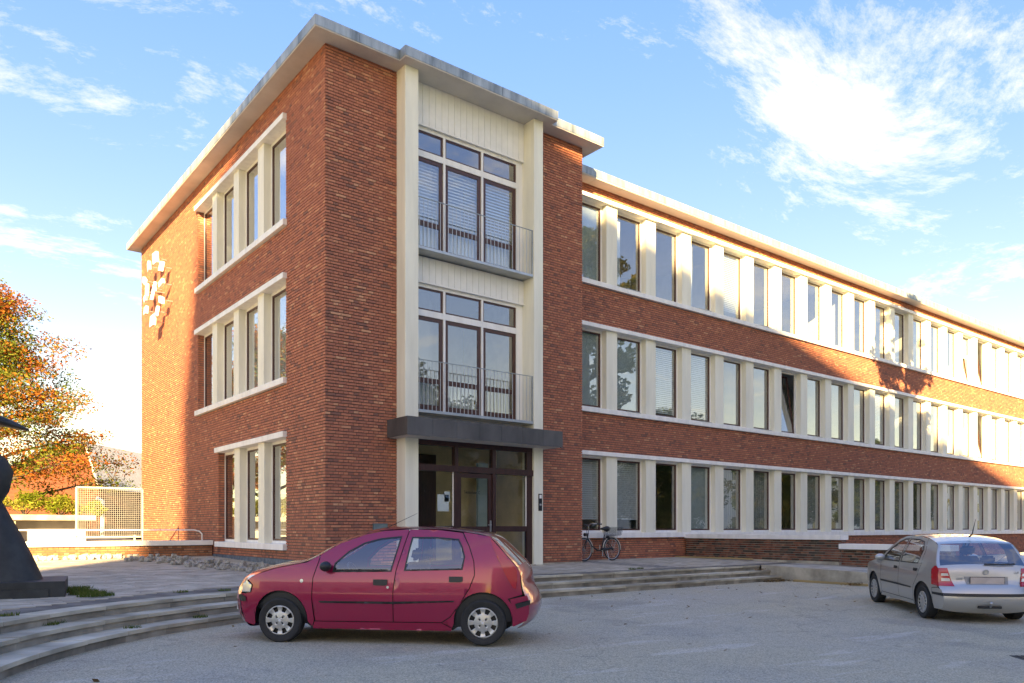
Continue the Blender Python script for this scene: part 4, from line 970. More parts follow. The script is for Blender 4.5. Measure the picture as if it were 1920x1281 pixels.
def make_car(sp):
    root = empty(sp['name'], sp['loc'], sp['rz']); tag(root, sp['label'], 'car'); L = sp['L']; P = sp['paint']
    plan = hermite(*zip(*sp['plan'])); sect = hermite(*zip(*sp['sect'])); HW = sp['W'] / 2
    def SW(a, h): return HW * plan(a) * sect(h)
    def p3(a, h, off=0, sd=1): return (L / 2 - a, sd * (SW(a, h) + off), h)
    def side(name, poly, m, parent, off=0, holes=(), shrink=.0055, step=.07, sd=1, smooth=True):
        q = dense(offset_poly(poly, -shrink) if shrink else poly, step); hs = [dense(h, step) for h in holes]
        v, t = cdt(q, hs, step); mb = MB(); mb.v = [p3(a, h, off, sd) for a, h in v]; mb.f = t
        o = mb.build(name, m, parent, smooth=smooth); fixn(o.data)
        # normals must point outwards
        me = o.data; s = sum(pl.normal.y * pl.area for pl in me.polygons)
        if s * sd < 0: me.flip_normals()
        return o
    # strip over the top from front bottom to rear bottom
    st = sp['strip']; T = 25; tt = [-1 + 2 * j / (T - 1) for j in range(T)]; tt = [math.copysign(abs(t) ** .8, t) for t in tt]
    fine = []
    for i in range(len(st) - 1):
        (a0, h0, c0, n0), (a1, h1, c1, n1) = st[i], st[i + 1]; k = max(1, int(math.dist((a0, h0), (a1, h1)) / .06))
        for j in range(k): f = j / k; fine.append((a0 + (a1 - a0) * f, h0 + (h1 - h0) * f, c0 + (c1 - c0) * f, n0))
    fine.append(st[-1])
    # smooth the profile slightly
    A = np.array([(q[0], q[1], q[2]) for q in fine])
    for _ in range(2): A[1:-1] = A[1:-1] * .5 + (A[:-2] + A[2:]) * .25
    pos = []
    for i in range(len(A)):
        a, h, c = A[i]; d = A[min(i + 1, len(A) - 1)] - A[max(i - 1, 0)]; nl = math.hypot(d[0], d[1]) or 1; na, nh = -d[1] / nl, d[0] / nl
        row = []
        for t in tt:
            cr = c * (1 - abs(t) ** 2.6); aa, hh = a + na * cr, h + nh * cr; y = t * SW(a, h)
            row.append((L / 2 - aa, y, hh))
        pos.append(row)
    parts = {}
    for i in range(len(A) - 1):
        nm = fine[i][3]
        for j in range(T - 1):
            t = (tt[j] + tt[j + 1]) / 2; key = nm
            if nm in sp['glass']:
                lim = sp['glass'][nm]; key = nm if abs(t) < lim else 'roof'
            parts.setdefault(key, []).append((i, j))
    objs = {}
    for key, cells in parts.items():
        mb = MB(); idx = {}
        for (i, j) in cells:
            q = []
            for (ii, jj) in ((i, j), (i, j + 1), (i + 1, j + 1), (i + 1, j)):
                if (ii, jj) not in idx: idx[(ii, jj)] = len(mb.v); mb.v.append(pos[ii][jj])
                q.append(idx[(ii, jj)])
            mb.f.append(tuple(q))
        m = CARGLASS if key in sp['glass'] else sp['pm'].get(key, P)
        objs[key] = mb.build(key, m, root, smooth=True)
        me = objs[key].data; fixn(me)
        cen = Vector((0, 0, .7)); s = sum((pl.center - cen).dot(pl.normal) * pl.area for pl in me.polygons)
        if s < 0: me.flip_normals()
    # side panels
    for sd in (1, -1):
        doors = {}
        for (nm, poly, holes) in sp['panels']:
            o = side(nm, poly, P, root, 0, [offset_poly(sp['win'][h], .012) for h in holes], sd=sd, step=.06)
            for h in holes:
                side('window_trim', offset_poly(sp['win'][h], .014), BLACK, o, .003, [offset_poly(sp['win'][h], -.006)], shrink=0, sd=sd)
                side('window_pane', sp['win'][h], CARGLASS, o, -.004, shrink=0, sd=sd)
            doors[nm + str(len(doors))] = o
            for (hn, ha, hh, hw_, hhh) in sp['handles']:
                if hn == (nm, holes[0] if holes else -1):
                    a0, a1 = ha - hw_ / 2, ha + hw_ / 2
                    side('door_handle', [(a0, hh - hhh / 2), (a0 + .03, hh - hhh / 2 - .004), (a1 - .03, hh - hhh / 2 - .004), (a1, hh - hhh / 2 + .01), (a1, hh + hhh / 2), (a0, hh + hhh / 2)], BLACK, o, .012, shrink=0, sd=sd, step=.03)
        for (nm, poly, m, off) in sp['side_extra']: side(nm, poly, m, root, off, shrink=0, sd=sd, step=.04)
        # dark shell inside
        side('inner_shell', sp['outline'], BLACK, root, -.035, [offset_poly(w_, .03) for w_ in sp['win']], shrink=.03, step=.12, sd=sd)
        # wheel wells
        for a in sp['axles']:
            mb = MB(); prof = []
            for k in range(25):
                an = R(-8 + 196 * k / 24); aa = a + sp['arch'] * math.cos(an); hh = sp['wr'] + .01 + sp['arch'] * math.sin(an); y1 = SW(aa, max(.2, hh)) - .003
                prof.append([(L / 2 - aa, sd * (y1), hh), (L / 2 - aa, sd * (HW - .36), hh)])
            o = mb.grid(prof).build('wheel_well', BLACK, root)
        # wing mirror
        ma, mh = sp['mirror']; y = SW(ma, mh)
        b = bmesh.new(); bmesh.ops.create_uvsphere(b, u_segments=14, v_segments=8, radius=1); me = bpy.data.meshes.new('wing_mirror'); b.to_mesh(me); b.free()
        o = link('wing_mirror', me, sp['mirror_mat'], root, True); o.location = (L / 2 - ma, sd * (y + .10), mh + .03); o.scale = (.075, .10, .068)
    for i, a in enumerate(sp['axles']):
        for sd in (1, -1): wheel(root, (L / 2 - a, sd * (HW - .10 - .01), sp['wr']), sd, sp['wr'], sp['rim'], .17, sp['hub'], sp['hubmat'])
    # underbody and interior
    MB().box(L / 2 - sp['axles'][1] + .40, L / 2 - sp['axles'][0] - .40, -HW + .10, HW - .10, .19, .32).build('underbody', BLACK, root); MB().box(-L / 2 + .25, L / 2 - .25, -HW + .38, HW - .38, .22, .42).build('chassis', BLACK, root)
    SE = mat('seat_fabric', (.05, .055, .06), .9, var=.15, vscale=9)
    for y in (-.36, .36):
        s = MB().box(-.24, .24, -.23, .23, .40, .56).mesh('front_seat'); b = bmesh.new(); b.from_mesh(s)
        m_ = Matrix.Translation((-.26, 0, .52)) @ Matrix.Rotation(R(-14), 4, 'Y')
        bmesh.ops.create_cube(b, size=1, matrix=m_ @ Matrix.Translation((0, 0, .28)) @ Matrix.Diagonal((.13, .46, .58, 1)))
        bmesh.ops.create_cube(b, size=1, matrix=m_ @ Matrix.Translation((-.02, 0, .69)) @ Matrix.Diagonal((.09, .26, .17, 1)))
        bmesh.ops.bevel(b, geom=list(b.edges), offset=.035, segments=2, affect='EDGES'); b.to_mesh(s); b.free()
        o = link('front_seat', s, SE, root, True); o.location = (L / 2 - sp['seat'], y, -.02)
    s = MB().box(-.25, .25, -.58, .58, .38, .54).mesh('rear_seat'); b = bmesh.new(); b.from_mesh(s)
    bmesh.ops.create_cube(b, size=1, matrix=Matrix.Translation((-.30, 0, .74)) @ Matrix.Rotation(R(-16), 4, 'Y') @ Matrix.Diagonal((.13, 1.16, .56, 1)))
    for y in (-.36, .36): bmesh.ops.create_cube(b, size=1, matrix=Matrix.Translation((-.40, y, 1.06)) @ Matrix.Diagonal((.08, .25, .13, 1)))
    bmesh.ops.bevel(b, geom=list(b.edges), offset=.03, segments=2, affect='EDGES'); b.to_mesh(s); b.free()
    o = link('rear_seat', s, SE, root, True); o.location = (L / 2 - sp['seat'] - .82, 0, -.02)
    o = MB().box(-.22, .22, -HW + .2, HW - .2, .6, .86).build('dashboard', BLACK, root, bevel=.05); o.location = (L / 2 - sp['seat'] + .78, 0, 0)
    mb = MB(); ring = [(.0, .18 * math.cos(R(a)), .18 * math.sin(R(a))) for a in range(0, 361, 20)]; mb.tube(ring, .014, 6)
    o = mb.build('steering_wheel', BLACK, root, True); o.location = (L / 2 - sp['seat'] + .42, .36, .88); o.rotation_euler = (0, R(25), 0)
    for f in sp['extras']: f(root, p3, side, pos, fine, A)
    return root
def arcpts(c, r, a0, a1, n=12): return [(c[0] + r * math.cos(R(a0 + (a1 - a0) * i / n)), c[1] + r * math.sin(R(a0 + (a1 - a0) * i / n))) for i in range(n + 1)]

# --- red hatchback: side view traced (zoomed pixels, 460 per metre, front at 38)
def Z(x, y): return ((x - 38) / 460, (790 - y - (x - 330) * -.0) / 460)
RED = paint('red_paint', (.36, .006, .052), .3, rough=.28)
LIGHTC = mat('lamp_clear', (.62, .60, .55), .12, .3, var=.1, coat=1)
REDL = mat('lamp_red', (.50, .006, .02), .15, var=.05, coat=1)
AMB = mat('lamp_amber', (.55, .22, .04), .2, var=.05, coat=1)
HUBS = mat('hubcap_silver', (.55, .54, .51), .35, .6, var=.1)
win1 = [Z(*q) for q in ((676, 352), (684, 306), (760, 236), (850, 185), (950, 158), (1072, 146), (1055, 232), (1030, 347))]
win2 = [Z(*q) for q in ((1118, 342), (1132, 240), (1147, 150), (1290, 150), (1428, 162), (1452, 205), (1472, 262), (1462, 333))]
FC, RCn = Z(338, 650), Z(1590, 668); AR = .375
fa = arcpts((FC[0], .315), AR, 172, -4); ra = arcpts((RCn[0], .315), AR, 184, 8)
fender = [Z(150, 488), Z(160, 440), Z(135, 425), Z(180, 385), Z(300, 345), Z(420, 318), Z(500, 303), Z(582, 262), Z(575, 300), Z(548, 395), Z(543, 520), Z(556, 640), Z(535, 692)] + fa[::-1][0:] + [Z(170, 560), Z(140, 500)]
fender = [Z(100, 490), Z(140, 485), Z(150, 440), Z(112, 408), Z(180, 372), Z(300, 336), Z(420, 312), Z(500, 298), Z(582, 252), Z(575, 300), Z(548, 395), Z(543, 520), Z(556, 650), Z(540, 690)] + fa[::-1] + [(fa[0][0] - .02, .42), Z(105, 530)]
door_f = [Z(582, 252), Z(700, 182), Z(850, 128), Z(960, 106), Z(1122, 97), Z(1095, 210), Z(1062, 350), Z(1048, 470), Z(1047, 655), Z(560, 655), Z(543, 520), Z(548, 395), Z(575, 300)]
door_r = [Z(1122, 97), Z(1300, 100), Z(1452, 118), Z(1500, 205), Z(1532, 290), Z(1540, 370), Z(1510, 450), Z(1450, 545), Z(1395, 620), Z(1340, 655), Z(1047, 655), Z(1048, 470), Z(1062, 350), Z(1095, 210)]
quarter = [Z(1452, 113), Z(1540, 126), Z(1618, 140), Z(1700, 224), Z(1788, 320), Z(1808, 348), Z(1815, 430), Z(1824, 488), Z(1740, 512), (ra[-1][0] + .03, .50)] + ra[::-1] + [Z(1405, 690), Z(1340, 655), Z(1395, 620), Z(1450, 545), Z(1510, 450), Z(1540, 370), Z(1532, 290), Z(1500, 205)]
sill = [Z(556, 655), Z(1340, 655), Z(1405, 690), Z(1400, 708), Z(545, 704), Z(540, 690)]
bump_f = [Z(100, 492), (fa[0][0] - .02, .44), fa[0], (fa[0][0] - .005, .24), Z(150, 690), Z(85, 672), Z(62, 600), Z(48, 520), Z(60, 492)]
bump_r = [(ra[-1][0] + .005, .50), Z(1745, 512), Z(1800, 500), Z(1850, 488), Z(1862, 520), Z(1862, 600), Z(1846, 645), Z(1770, 680), (ra[-1][0] + .0, .25), ra[-1]]
strip1 = [(*Z(110, 690), .10, 'front_bumper'), (*Z(66, 650), .20, 'front_bumper'), (*Z(50, 560), .24, 'front_bumper'), (*Z(52, 500), .24, 'front_bumper'), (*Z(66, 488), .22, 'hood'), (*Z(80, 432), .20, 'hood'), (*Z(110, 408), .13, 'hood'), (*Z(180, 370), .09, 'hood'), (*Z(300, 334), .07, 'hood'), (*Z(420, 310), .06, 'hood'), (*Z(500, 297), .07, 'windshield'), (*Z(582, 250), .09, 'windshield'), (*Z(700, 180), .08, 'windshield'), (*Z(850, 125), .06, 'roof'), (*Z(960, 102), .05, 'roof'), (*Z(1120, 92), .035, 'roof'), (*Z(1300, 95), .03, 'roof'), (*Z(1450, 110), .03, 'roof'), (*Z(1620, 138), .035, 'rear_window'), (*Z(1700, 222), .05, 'rear_window'), (*Z(1790, 318), .06, 'tailgate'), (*Z(1812, 345), .07, 'tailgate'), (*Z(1818, 430), .08, 'tailgate'), (*Z(1828, 490), .09, 'rear_bumper'), (*Z(1862, 512), .10, 'rear_bumper'), (*Z(1864, 600), .10, 'rear_bumper'), (*Z(1846, 650), .08, 'rear_bumper'), (*Z(1790, 685), .05, 'rear_bumper')]
def red_extras(root, p3, side, pos, fine, A):
    for sd in (1, -1):
        side('headlight', [Z(70, 486), Z(78, 436), Z(108, 412), Z(146, 440), Z(138, 484)], LIGHTC, root, .012, shrink=0, sd=sd, step=.03)
        side('tail_light', [Z(1622, 152), Z(1640, 166), Z(1712, 246), Z(1772, 318), Z(1790, 345), Z(1792, 400), Z(1786, 452), Z(1768, 446), Z(1738, 395), Z(1688, 300), Z(1645, 215)], REDL, root, .008, shrink=0, sd=sd, step=.03)
        side('side_moulding', [Z(585, 531), Z(1045, 531), Z(1420, 522), Z(1420, 530), Z(1045, 545), Z(600, 542)], BLACK, root, .012, shrink=0, sd=sd, step=.05)
        side('bumper_strip', [Z(45, 505), Z(60, 498), Z(102, 516), Z(104, 540), Z(70, 545), Z(46, 530)], BLACK, root, .012, shrink=0, sd=sd, step=.03)
        side('bumper_strip', [Z(1780, 540), Z(1868, 518), Z(1868, 545), Z(1790, 570)], BLACK, root, .012, shrink=0, sd=sd, step=.03)
        side('indicator', arcpts(Z(478, 411), .024, 0, 330, 11), LIGHTC, root, .006, shrink=0, sd=sd, step=.05)
        side('door_lock', arcpts(Z(1015, 446), .018, 0, 330, 11), HUBS, root, .003, shrink=0, sd=sd, step=.05)
    L = 3.98
    o = MB().tube([(L / 2 - 1.95, .42, 1.50), (L / 2 - 2.42, .42, 1.72)], [.006, .002], 6).build('antenna', BLACK, root)
    MB().tube([(-L / 2 + .27, -.1, 1.0), (-L / 2 + .17, .0, 1.03), (-L / 2 + .13, .05, 1.0)], .018, 6).build('rear_wiper', BLACK, root)
    for y in (.1, .5): MB().tube([(L / 2 - .98, y, 1.06), (L / 2 - 1.05, y - .45, 1.10)], .012, 6).build('wiper', BLACK, root)
    MB().box(-.02, .02, -.26, .26, .0, .11).build('number_plate', PAPER, root).location = (L / 2 + .19, 0, .38)
outline1 = [q[:2] for q in strip1][2:-1] + [Z(1400, 700), Z(545, 700)]
fx, fy = W(-3.11, 10.41 + .10); rx, ry = W(-.33, 10.10 + .10)
ang = math.atan2(fy - ry, fx - rx)
L1 = 3.98; wb1 = RCn[0] - FC[0]
# place so that the left side wheels (y=+.74) stand on the measured contact points
mxy = Vector(((fx + rx) / 2, (fy + ry) / 2)); nrm = Vector((-math.sin(ang), math.cos(ang)))
ctr = mxy - nrm * .74 - Vector((math.cos(ang), math.sin(ang))) * (L1 / 2 - (FC[0] + RCn[0]) / 2)
make_car(dict(name='red_hatchback', loc=(ctr.x, ctr.y, -.012), rz=ang, label='metallic red five door hatchback parked side on in front of the entrance', L=L1, W=1.70, paint=RED, pm={},
    plan=[(-.1, .72), (.05, .80), (.2, .88), (.5, .955), (.95, .99), (1.6, 1), (2.9, 1), (3.4, .975), (3.75, .92), (3.9, .86), (4.1, .78)],
    sect=[(.15, .93), (.35, .975), (.6, 1), (.8, .99), (.97, .955), (1.2, .85), (1.4, .735), (1.52, .66)],
    strip=strip1, glass={'windshield': .93, 'rear_window': .88}, panels=[('front_fender', fender, []), ('front_door', door_f, [0]), ('rear_door', door_r, [1]), ('quarter_panel', quarter, []), ('sill_panel', sill, []), ('front_bumper_side', bump_f, []), ('rear_bumper_side', bump_r, [])],
    win=[win1, win2], handles=[(('front_door', 0), Z(970, 416)[0], Z(0, 416)[1], .19, .075), (('rear_door', 1), Z(1429, 395)[0], Z(0, 395)[1], .18, .07)], side_extra=[], outline=outline1, axles=(FC[0], RCn[0]), arch=AR - .002, wr=.298, rim=.196,
    mirror=(Z(640, 0)[0], Z(0, 335)[1]), mirror_mat=BLACK, hub=dict(n=8, r0=.6, r1=.93, w=.27, lug=True), hubmat=HUBS, seat=1.95, extras=[red_extras]))

# --- silver hatchback, seen from behind
SIL = paint('silver_paint', (.47, .455, .42), .55, rough=.34)
G = lambda a, h: (a, h)
AR2 = .355; f2, r2_ = .80, 3.27
fa2 = arcpts((f2, .30), AR2, 178, -2); ra2 = arcpts((r2_, .30), AR2, 182, 4)
sw1 = [G(1.28, .93), G(1.42, 1.05), G(1.62, 1.2), G(1.8, 1.30), G(1.98, 1.355), G(2.16, 1.37), G(2.15, .945)]
sw2 = [G(2.23, .95), G(2.24, 1.37), G(2.6, 1.375), G(2.9, 1.345), G(3.05, 1.2), G(3.02, .97)]
s_f = [G(.12, .68), G(.3, .80), G(.7, .88), G(1.12, .94), G(1.22, .97), G(1.24, .6), G(1.26, .28), G(1.17, .22)] + fa2[::-1] + [G(.2, .5)]
s_d1 = [G(1.22, .97), G(1.45, 1.17), G(1.7, 1.34), G(1.95, 1.42), G(2.19, 1.435), G(2.19, .28), G(1.26, .28), G(1.24, .6)]
s_d2 = [G(2.19, 1.435), G(2.6, 1.44), G(2.98, 1.41), G(3.14, 1.2), G(3.16, .95), G(3.08, .75), G(2.92, .56), G(2.86, .28), G(2.19, .28)]
s_q = [G(2.98, 1.41), G(3.3, 1.37), G(3.50, 1.30), G(3.62, 1.1), G(3.72, .95), G(3.76, .93), G(3.80, .60), G(3.63, .58)] + ra2[::-1] + [G(2.9, .22), G(2.86, .28), G(2.92, .56), G(3.08, .75), G(3.16, .95), G(3.14, 1.2)]
s_s = [G(1.26, .28), G(2.86, .28), G(2.9, .2), G(1.17, .2)]
s_bf = [G(.2, .5), fa2[0], G(.43, .22), G(.15, .22), G(.05, .4), G(.06, .6), G(.12, .68)]
s_br = [ra2[-1], G(3.63, .58), G(3.80, .60), G(3.90, .57), G(3.95, .48), G(3.93, .3), G(3.85, .22), G(3.64, .22)]
strip2 = [(.15, .22, .1, 'front_bumper'), (.05, .4, .16, 'front_bumper'), (.06, .62, .17, 'front_bumper'), (.12, .68, .15, 'hood'), (.3, .80, .1, 'hood'), (.7, .88, .07, 'hood'), (1.12, .945, .06, 'windshield'), (1.45, 1.175, .08, 'windshield'), (1.7, 1.345, .07, 'roof'), (1.95, 1.425, .05, 'roof'), (2.19, 1.44, .04, 'roof'), (2.6, 1.445, .035, 'roof'), (2.98, 1.42, .035, 'roof'), (3.46, 1.335, .03, 'rear_window'), (3.60, 1.12, .05, 'rear_window'), (3.71, .95, .06, 'tailgate'), (3.76, .93, .06, 'tailgate'), (3.80, .61, .09, 'rear_bumper'), (3.90, .575, .10, 'rear_bumper'), (3.95, .48, .11, 'rear_bumper'), (3.93, .3, .10, 'rear_bumper'), (3.85, .22, .08, 'rear_bumper')]
def sil_extras(root, p3, side, pos, fine, A):
    L = 3.96
    def rear(t, h, off=0):                                   # point on the rear surface at lateral fraction t and height h
        cols = []
        for row in pos: cols.append([float(np.interp(t, tt_, [p[c] for p in row])) for c in range(3)])
        for i in range(len(cols) - 1):
            if fine[i][0] > 3.4 and cols[i][2] >= h > cols[i + 1][2]:
                f = (cols[i][2] - h) / ((cols[i][2] - cols[i + 1][2]) or 1); return Vector((cols[i][0] * (1 - f) + cols[i + 1][0] * f - off, cols[i][1] * (1 - f) + cols[i + 1][1] * f, h))
        return Vector((-L / 2 - off, t * .7, h))
    tt_ = [math.copysign(abs(-1 + 2 * j / 24) ** .8, -1 + 2 * j / 24) for j in range(25)]
    def patch(name, poly, m, off, parent=root, step=.04):
        v, tr = cdt(dense(poly, step), (), step); mb = MB(); mb.v = [tuple(rear(t, h, off)) for t, h in v]; mb.f = tr; o = mb.build(name, m, parent, smooth=True); fixn(o.data)
        if sum(pl.normal.x * pl.area for pl in o.data.polygons) > 0: o.data.flip_normals()
        return o
    for sd in (1, -1):
        side('tail_light', [G(3.58, .90), G(3.66, .965), G(3.74, .95), G(3.80, .90), G(3.84, .62), G(3.62, .64)], REDL, root, .006, shrink=0, sd=sd, step=.03)
        tl = patch('tail_light', [(sd * 1.0, .93), (sd * .80, .93), (sd * .70, .63), (sd * 1.0, .63)], REDL, .008)
        patch('reverse_lamp', [(sd * .93, .84), (sd * .80, .84), (sd * .78, .80), (sd * .93, .80)], LIGHTC, .012, tl); patch('reverse_lamp', [(sd * .93, .76), (sd * .77, .76), (sd * .75, .71), (sd * .93, .71)], LIGHTC, .012, tl)
        side('side_moulding', [G(1.28, .50), G(2.19, .50), G(2.84, .50), G(2.84, .525), G(2.19, .535), G(1.28, .535)], BLACK, root, .012, shrink=0, sd=sd, step=.05)
        side('bumper_strip', [G(3.66, .475), G(3.95, .465), G(3.95, .515), G(3.66, .515)], BLACK, root, .012, shrink=0, sd=sd, step=.05)
    patch('bumper_strip', [(-1, .465), (1, .465), (1, .515), (-1, .515)], BLACK, .010)
    patch('plate_recess', [(-.44, .66), (.44, .66), (.47, .79), (-.47, .79)], mat('silver_dark', (.30, .29, .27), .5, .4, var=.05), .003)
    b = rear(0, .725, .03); o = MB().box(-.006, .006, -.27, .27, -.055, .055).build('number_plate', mat('plate_blurred', (.55, .45, .40), .5, var=.12, vscale=4), root); o.location = b; MB().box(-.003, .003, -.28, .28, -.064, .064).build('plate_frame', BLACK, o).location = (.005, 0, 0)
    b = rear(0, .865, .012); o = MB().lathe([(0, 0), (.043, 0), (.045, .008)], 24, 'y').build('badge', HUBS, root); o.location = b; o.rotation_euler = (0, 0, R(90)); MB().lathe([(.012, 0), (.036, 0)], 6, 'y').build('badge_emblem', BLACK, o).location = (0, .002 * 0 - .002, 0)
    for (txt, t, h, s) in (('DVC', .56, .735, .05), ('1.4', -.66, .84, .06)):
        fc = bpy.data.curves.new('lettering', 'FONT'); fc.body = txt; fc.size = s; fc.extrude = .002; fc.align_x = 'CENTER'
        tmp = bpy.data.objects.new('lettering', fc); COL.objects.link(tmp); dg = bpy.context.evaluated_depsgraph_get(); me = bpy.data.meshes.new_from_object(tmp.evaluated_get(dg)); bpy.data.objects.remove(tmp)
        o = link('lettering', me, mat('badge_grey', (.25, .25, .25), .3, .6, var=0), root); o.location = rear(t, h, .012); o.rotation_euler = (R(90), 0, R(-90))
    MB().tube([tuple(rear(.0, 1.0, .03)), tuple(rear(-.35, .995, .04)), tuple(rear(-.68, 1.0, .04))], .014, 6).build('rear_wiper', BLACK, root)
    MB().tube([(-L / 2 + .15, .02, .30), (-L / 2 - .08, .02, .28), (-L / 2 - .13, .02, .34)], .018, 8).build('tow_bar', STEEL, root)
    b = bmesh.new(); bmesh.ops.create_uvsphere(b, u_segments=12, v_segments=8, radius=.027); me = bpy.data.meshes.new('tow_ball'); b.to_mesh(me); b.free(); o = link('tow_ball', me, STEEL, root, True); o.location = (-L / 2 - .13, .02, .36)
    MB().box(-L / 2 - .10, -L / 2 + .06, -.16, .2, .27, .31).build('tow_recess', BLACK, root)
    MB().tube([(-L / 2 + .72, 0, 1.45), (-L / 2 + .62, 0, 1.50), (-L / 2 + .50, 0, 1.76)], [.016, .01, .003], 8).build('antenna', BLACK, root)
rw_, fw_ = Vector(W(7.39, 14.0)), Vector(W(7.66, 16.45))
ang2 = math.atan2(fw_.y - rw_.y, fw_.x - rw_.x); L2 = 3.96; nrm2 = Vector((-math.sin(ang2), math.cos(ang2)))
c2 = rw_ - nrm2 * .72 + Vector((math.cos(ang2), math.sin(ang2))) * (r2_ - L2 / 2)
outline2 = [q[:2] for q in strip2][1:-1] + [G(2.9, .2), G(1.17, .2)]
zc = (zg(rw_.x, rw_.y) + zg(fw_.x, fw_.y)) / 2
car2 = make_car(dict(name='silver_hatchback', loc=(c2.x, c2.y, zc), rz=ang2, label='silver grey hatchback seen from behind at the right edge', L=L2, W=1.65, paint=SIL, pm={},
    plan=[(-.1, .74), (.05, .82), (.25, .91), (.6, .97), (1.1, 1), (2.8, 1), (3.3, .985), (3.6, .955), (3.8, .92), (3.95, .87), (4.1, .8)],
    sect=[(.15, .93), (.35, .98), (.55, 1), (.78, .99), (.95, .955), (1.15, .87), (1.35, .75), (1.46, .66)],
    strip=strip2, glass={'windshield': .93, 'rear_window': .90}, panels=[('front_fender', s_f, []), ('front_door', s_d1, [0]), ('rear_door', s_d2, [1]), ('quarter_panel', s_q, []), ('sill_panel', s_s, []), ('front_bumper_side', s_bf, []), ('rear_bumper_side', s_br, [])],
    win=[sw1, sw2], handles=[(('front_door', 0), 2.05, .83, .17, .05), (('rear_door', 1), 2.98, .85, .17, .05)], side_extra=[], outline=outline2, axles=(f2, r2_), arch=AR2 - .002, wr=.29, rim=.19,
    mirror=(1.40, .95), mirror_mat=SIL, hub=dict(n=14, r0=.42, r1=.93, w=.26, taper=True), hubmat=HUBS, seat=1.9, extras=[sil_extras]))
car2.rotation_euler = (0, math.asin(max(-1, min(1, (zg(rw_.x, rw_.y) - zg(fw_.x, fw_.y)) / 2.47))), ang2)

def copy_deep(o, parent=None):
    c = o.copy(); COL.objects.link(c); c.parent = parent
    for ch in list(o.children): copy_deep(ch, c)
    return c
car3 = copy_deep(car2); car3.name = 'pale_hatchback'; x3, y3 = W(14.15, 19.2); car3.location = (x3, y3, zg(x3, y3)); car3.rotation_euler = (0, 0, -(math.pi / 2 - AX) + math.pi)
tag(car3, 'pale car almost hidden behind the silver hatchback, only its front edge showing', 'car')

# ================================================================== BICYCLE
bk = empty('bicycle', (9.38, .42, zt(9.4, .4))); bk.rotation_euler = (R(-3), 0, 0); bk.scale = (1.12, 1.12, 1.12); tag(bk, 'black step through bicycle with rear basket leaning behind the brick pier', 'bicycle')
WR = .33; xr, xf = .55, -.55
for x in (xr, xf):
    w = empty('wheel', (x, 0, WR)); w.parent = bk
    o = MB().tube([((WR - .018) * math.cos(R(a)), 0, (WR - .018) * math.sin(R(a))) for a in range(0, 361, 10)], .018, 8, cap=False).build('tyre', RUBBER, w, smooth=True)
    MB().tube([((WR - .045) * math.cos(R(a)), 0, (WR - .045) * math.sin(R(a))) for a in range(0, 361, 10)], .010, 6, cap=False).build('rim', STEEL, w, smooth=True)
    sp_ = MB()
    for k in range(28): a = R(k * 360 / 28); sp_.bar((.02 * math.cos(a + 1), .02 * (-1) ** k, .02 * math.sin(a + 1)), ((WR - .045) * math.cos(a), 0, (WR - .045) * math.sin(a)), .003)
    sp_.tube([(0, -.05, 0), (0, .05, 0)], .022, 8); sp_.build('spokes', STEEL, w)
    MB().tube([(x + (WR + .018) * math.cos(R(a)), 0, WR + (WR + .018) * math.sin(R(a))) for a in (range(-5, 176, 12) if x > 0 else range(-15, 150, 12))], .014, 6).build('mudguard', mat('mudguard', (.62, .6, .55), .4, .4, var=.05), bk, smooth=True)
fm = MB(); bb = (.12, 0, .29); st_ = (.27, 0, .72); hd = (-.36, 0, .78); hl = (-.40, 0, .66)
fm.tube([hl, (-.24, 0, .42), (-.05, 0, .31), bb], .021); fm.tube([bb, st_], .017); fm.tube([hl, hd], .02); fm.tube([hl, (xf + .0, .05, WR)], .013); fm.tube([hl, (xf + .0, -.05, WR)], .013)
for s in (-.05, .05): fm.tube([bb, (xr, s, WR)], .010); fm.tube([(.26, 0, .66), (xr, s, WR)], .009)
fm.build('frame', BLACK, bk, smooth=True)
MB().tube([st_, (.31, 0, .86)], .013).build('seat_post', STEEL, bk, smooth=True)
MB().tube([(.14, 0, .90), (.24, 0, .905), (.36, 0, .90), (.44, 0, .905)], [.025, .045, .085, .07], 10).build('saddle', BLACK, bk, smooth=True)
MB().tube([hd, (-.33, 0, .95), (-.36, 0, 1.0)], .012).tube([(-.14, -.28, 1.02), (-.34, -.18, 1.04), (-.37, 0, 1.0), (-.34, .18, 1.04), (-.14, .28, 1.02)], .012).build('handlebar', STEEL, bk, smooth=True)
for y in (-.28, .28): MB().tube([(-.10, y, 1.015), (-.24, y * .86, 1.03)], .019, 8).build('grip', BLACK, bk, smooth=True)
MB().tube([(-.38, 0, .98), (-.52, -.02, .97), (-.5, -.1, .88), (-.42, 0, .75)], .005, 6).build('brake_cable', BLACK, bk)
MB().tube([(.12, -.03, .29), (.2, -.03, .32), (.48, -.03, .35), (xr, -.03, WR)], [.06, .055, .03, .04], 10).build('chain_guard', BLACK, bk, smooth=True)
cr_ = MB().tube([(.14, .07, .45), (.12, .06, .29), (.12, -.06, .29), (.10, -.07, .13), (.10, -.15, .125)], .012); cr_.build('crank', STEEL, bk)
MB().tube([(.3, -.05, .30), (.26, -.16, .0)], .010).build('kickstand', STEEL, bk)
MB().bar((.34, 0, .70), (.86, 0, .70), .12, .012).tube([(xr, .06, WR), (.72, .07, .70)], .007).tube([(xr, -.06, WR), (.72, -.07, .70)], .007).build('rear_rack', STEEL, bk)
bsk = MB()
for k in range(8):
    f = k / 7; z = .72 + .22 * f; w0, w1 = .15 + .03 * f, .2 + .05 * f
    P = [(.6 - w1, -w0, z), (.6 + w1, -w0, z), (.6 + w1, w0, z), (.6 - w1, w0, z), (.6 - w1, -w0, z)]
    for a, b in zip(P, P[1:]): bsk.bar(a, b, .006)
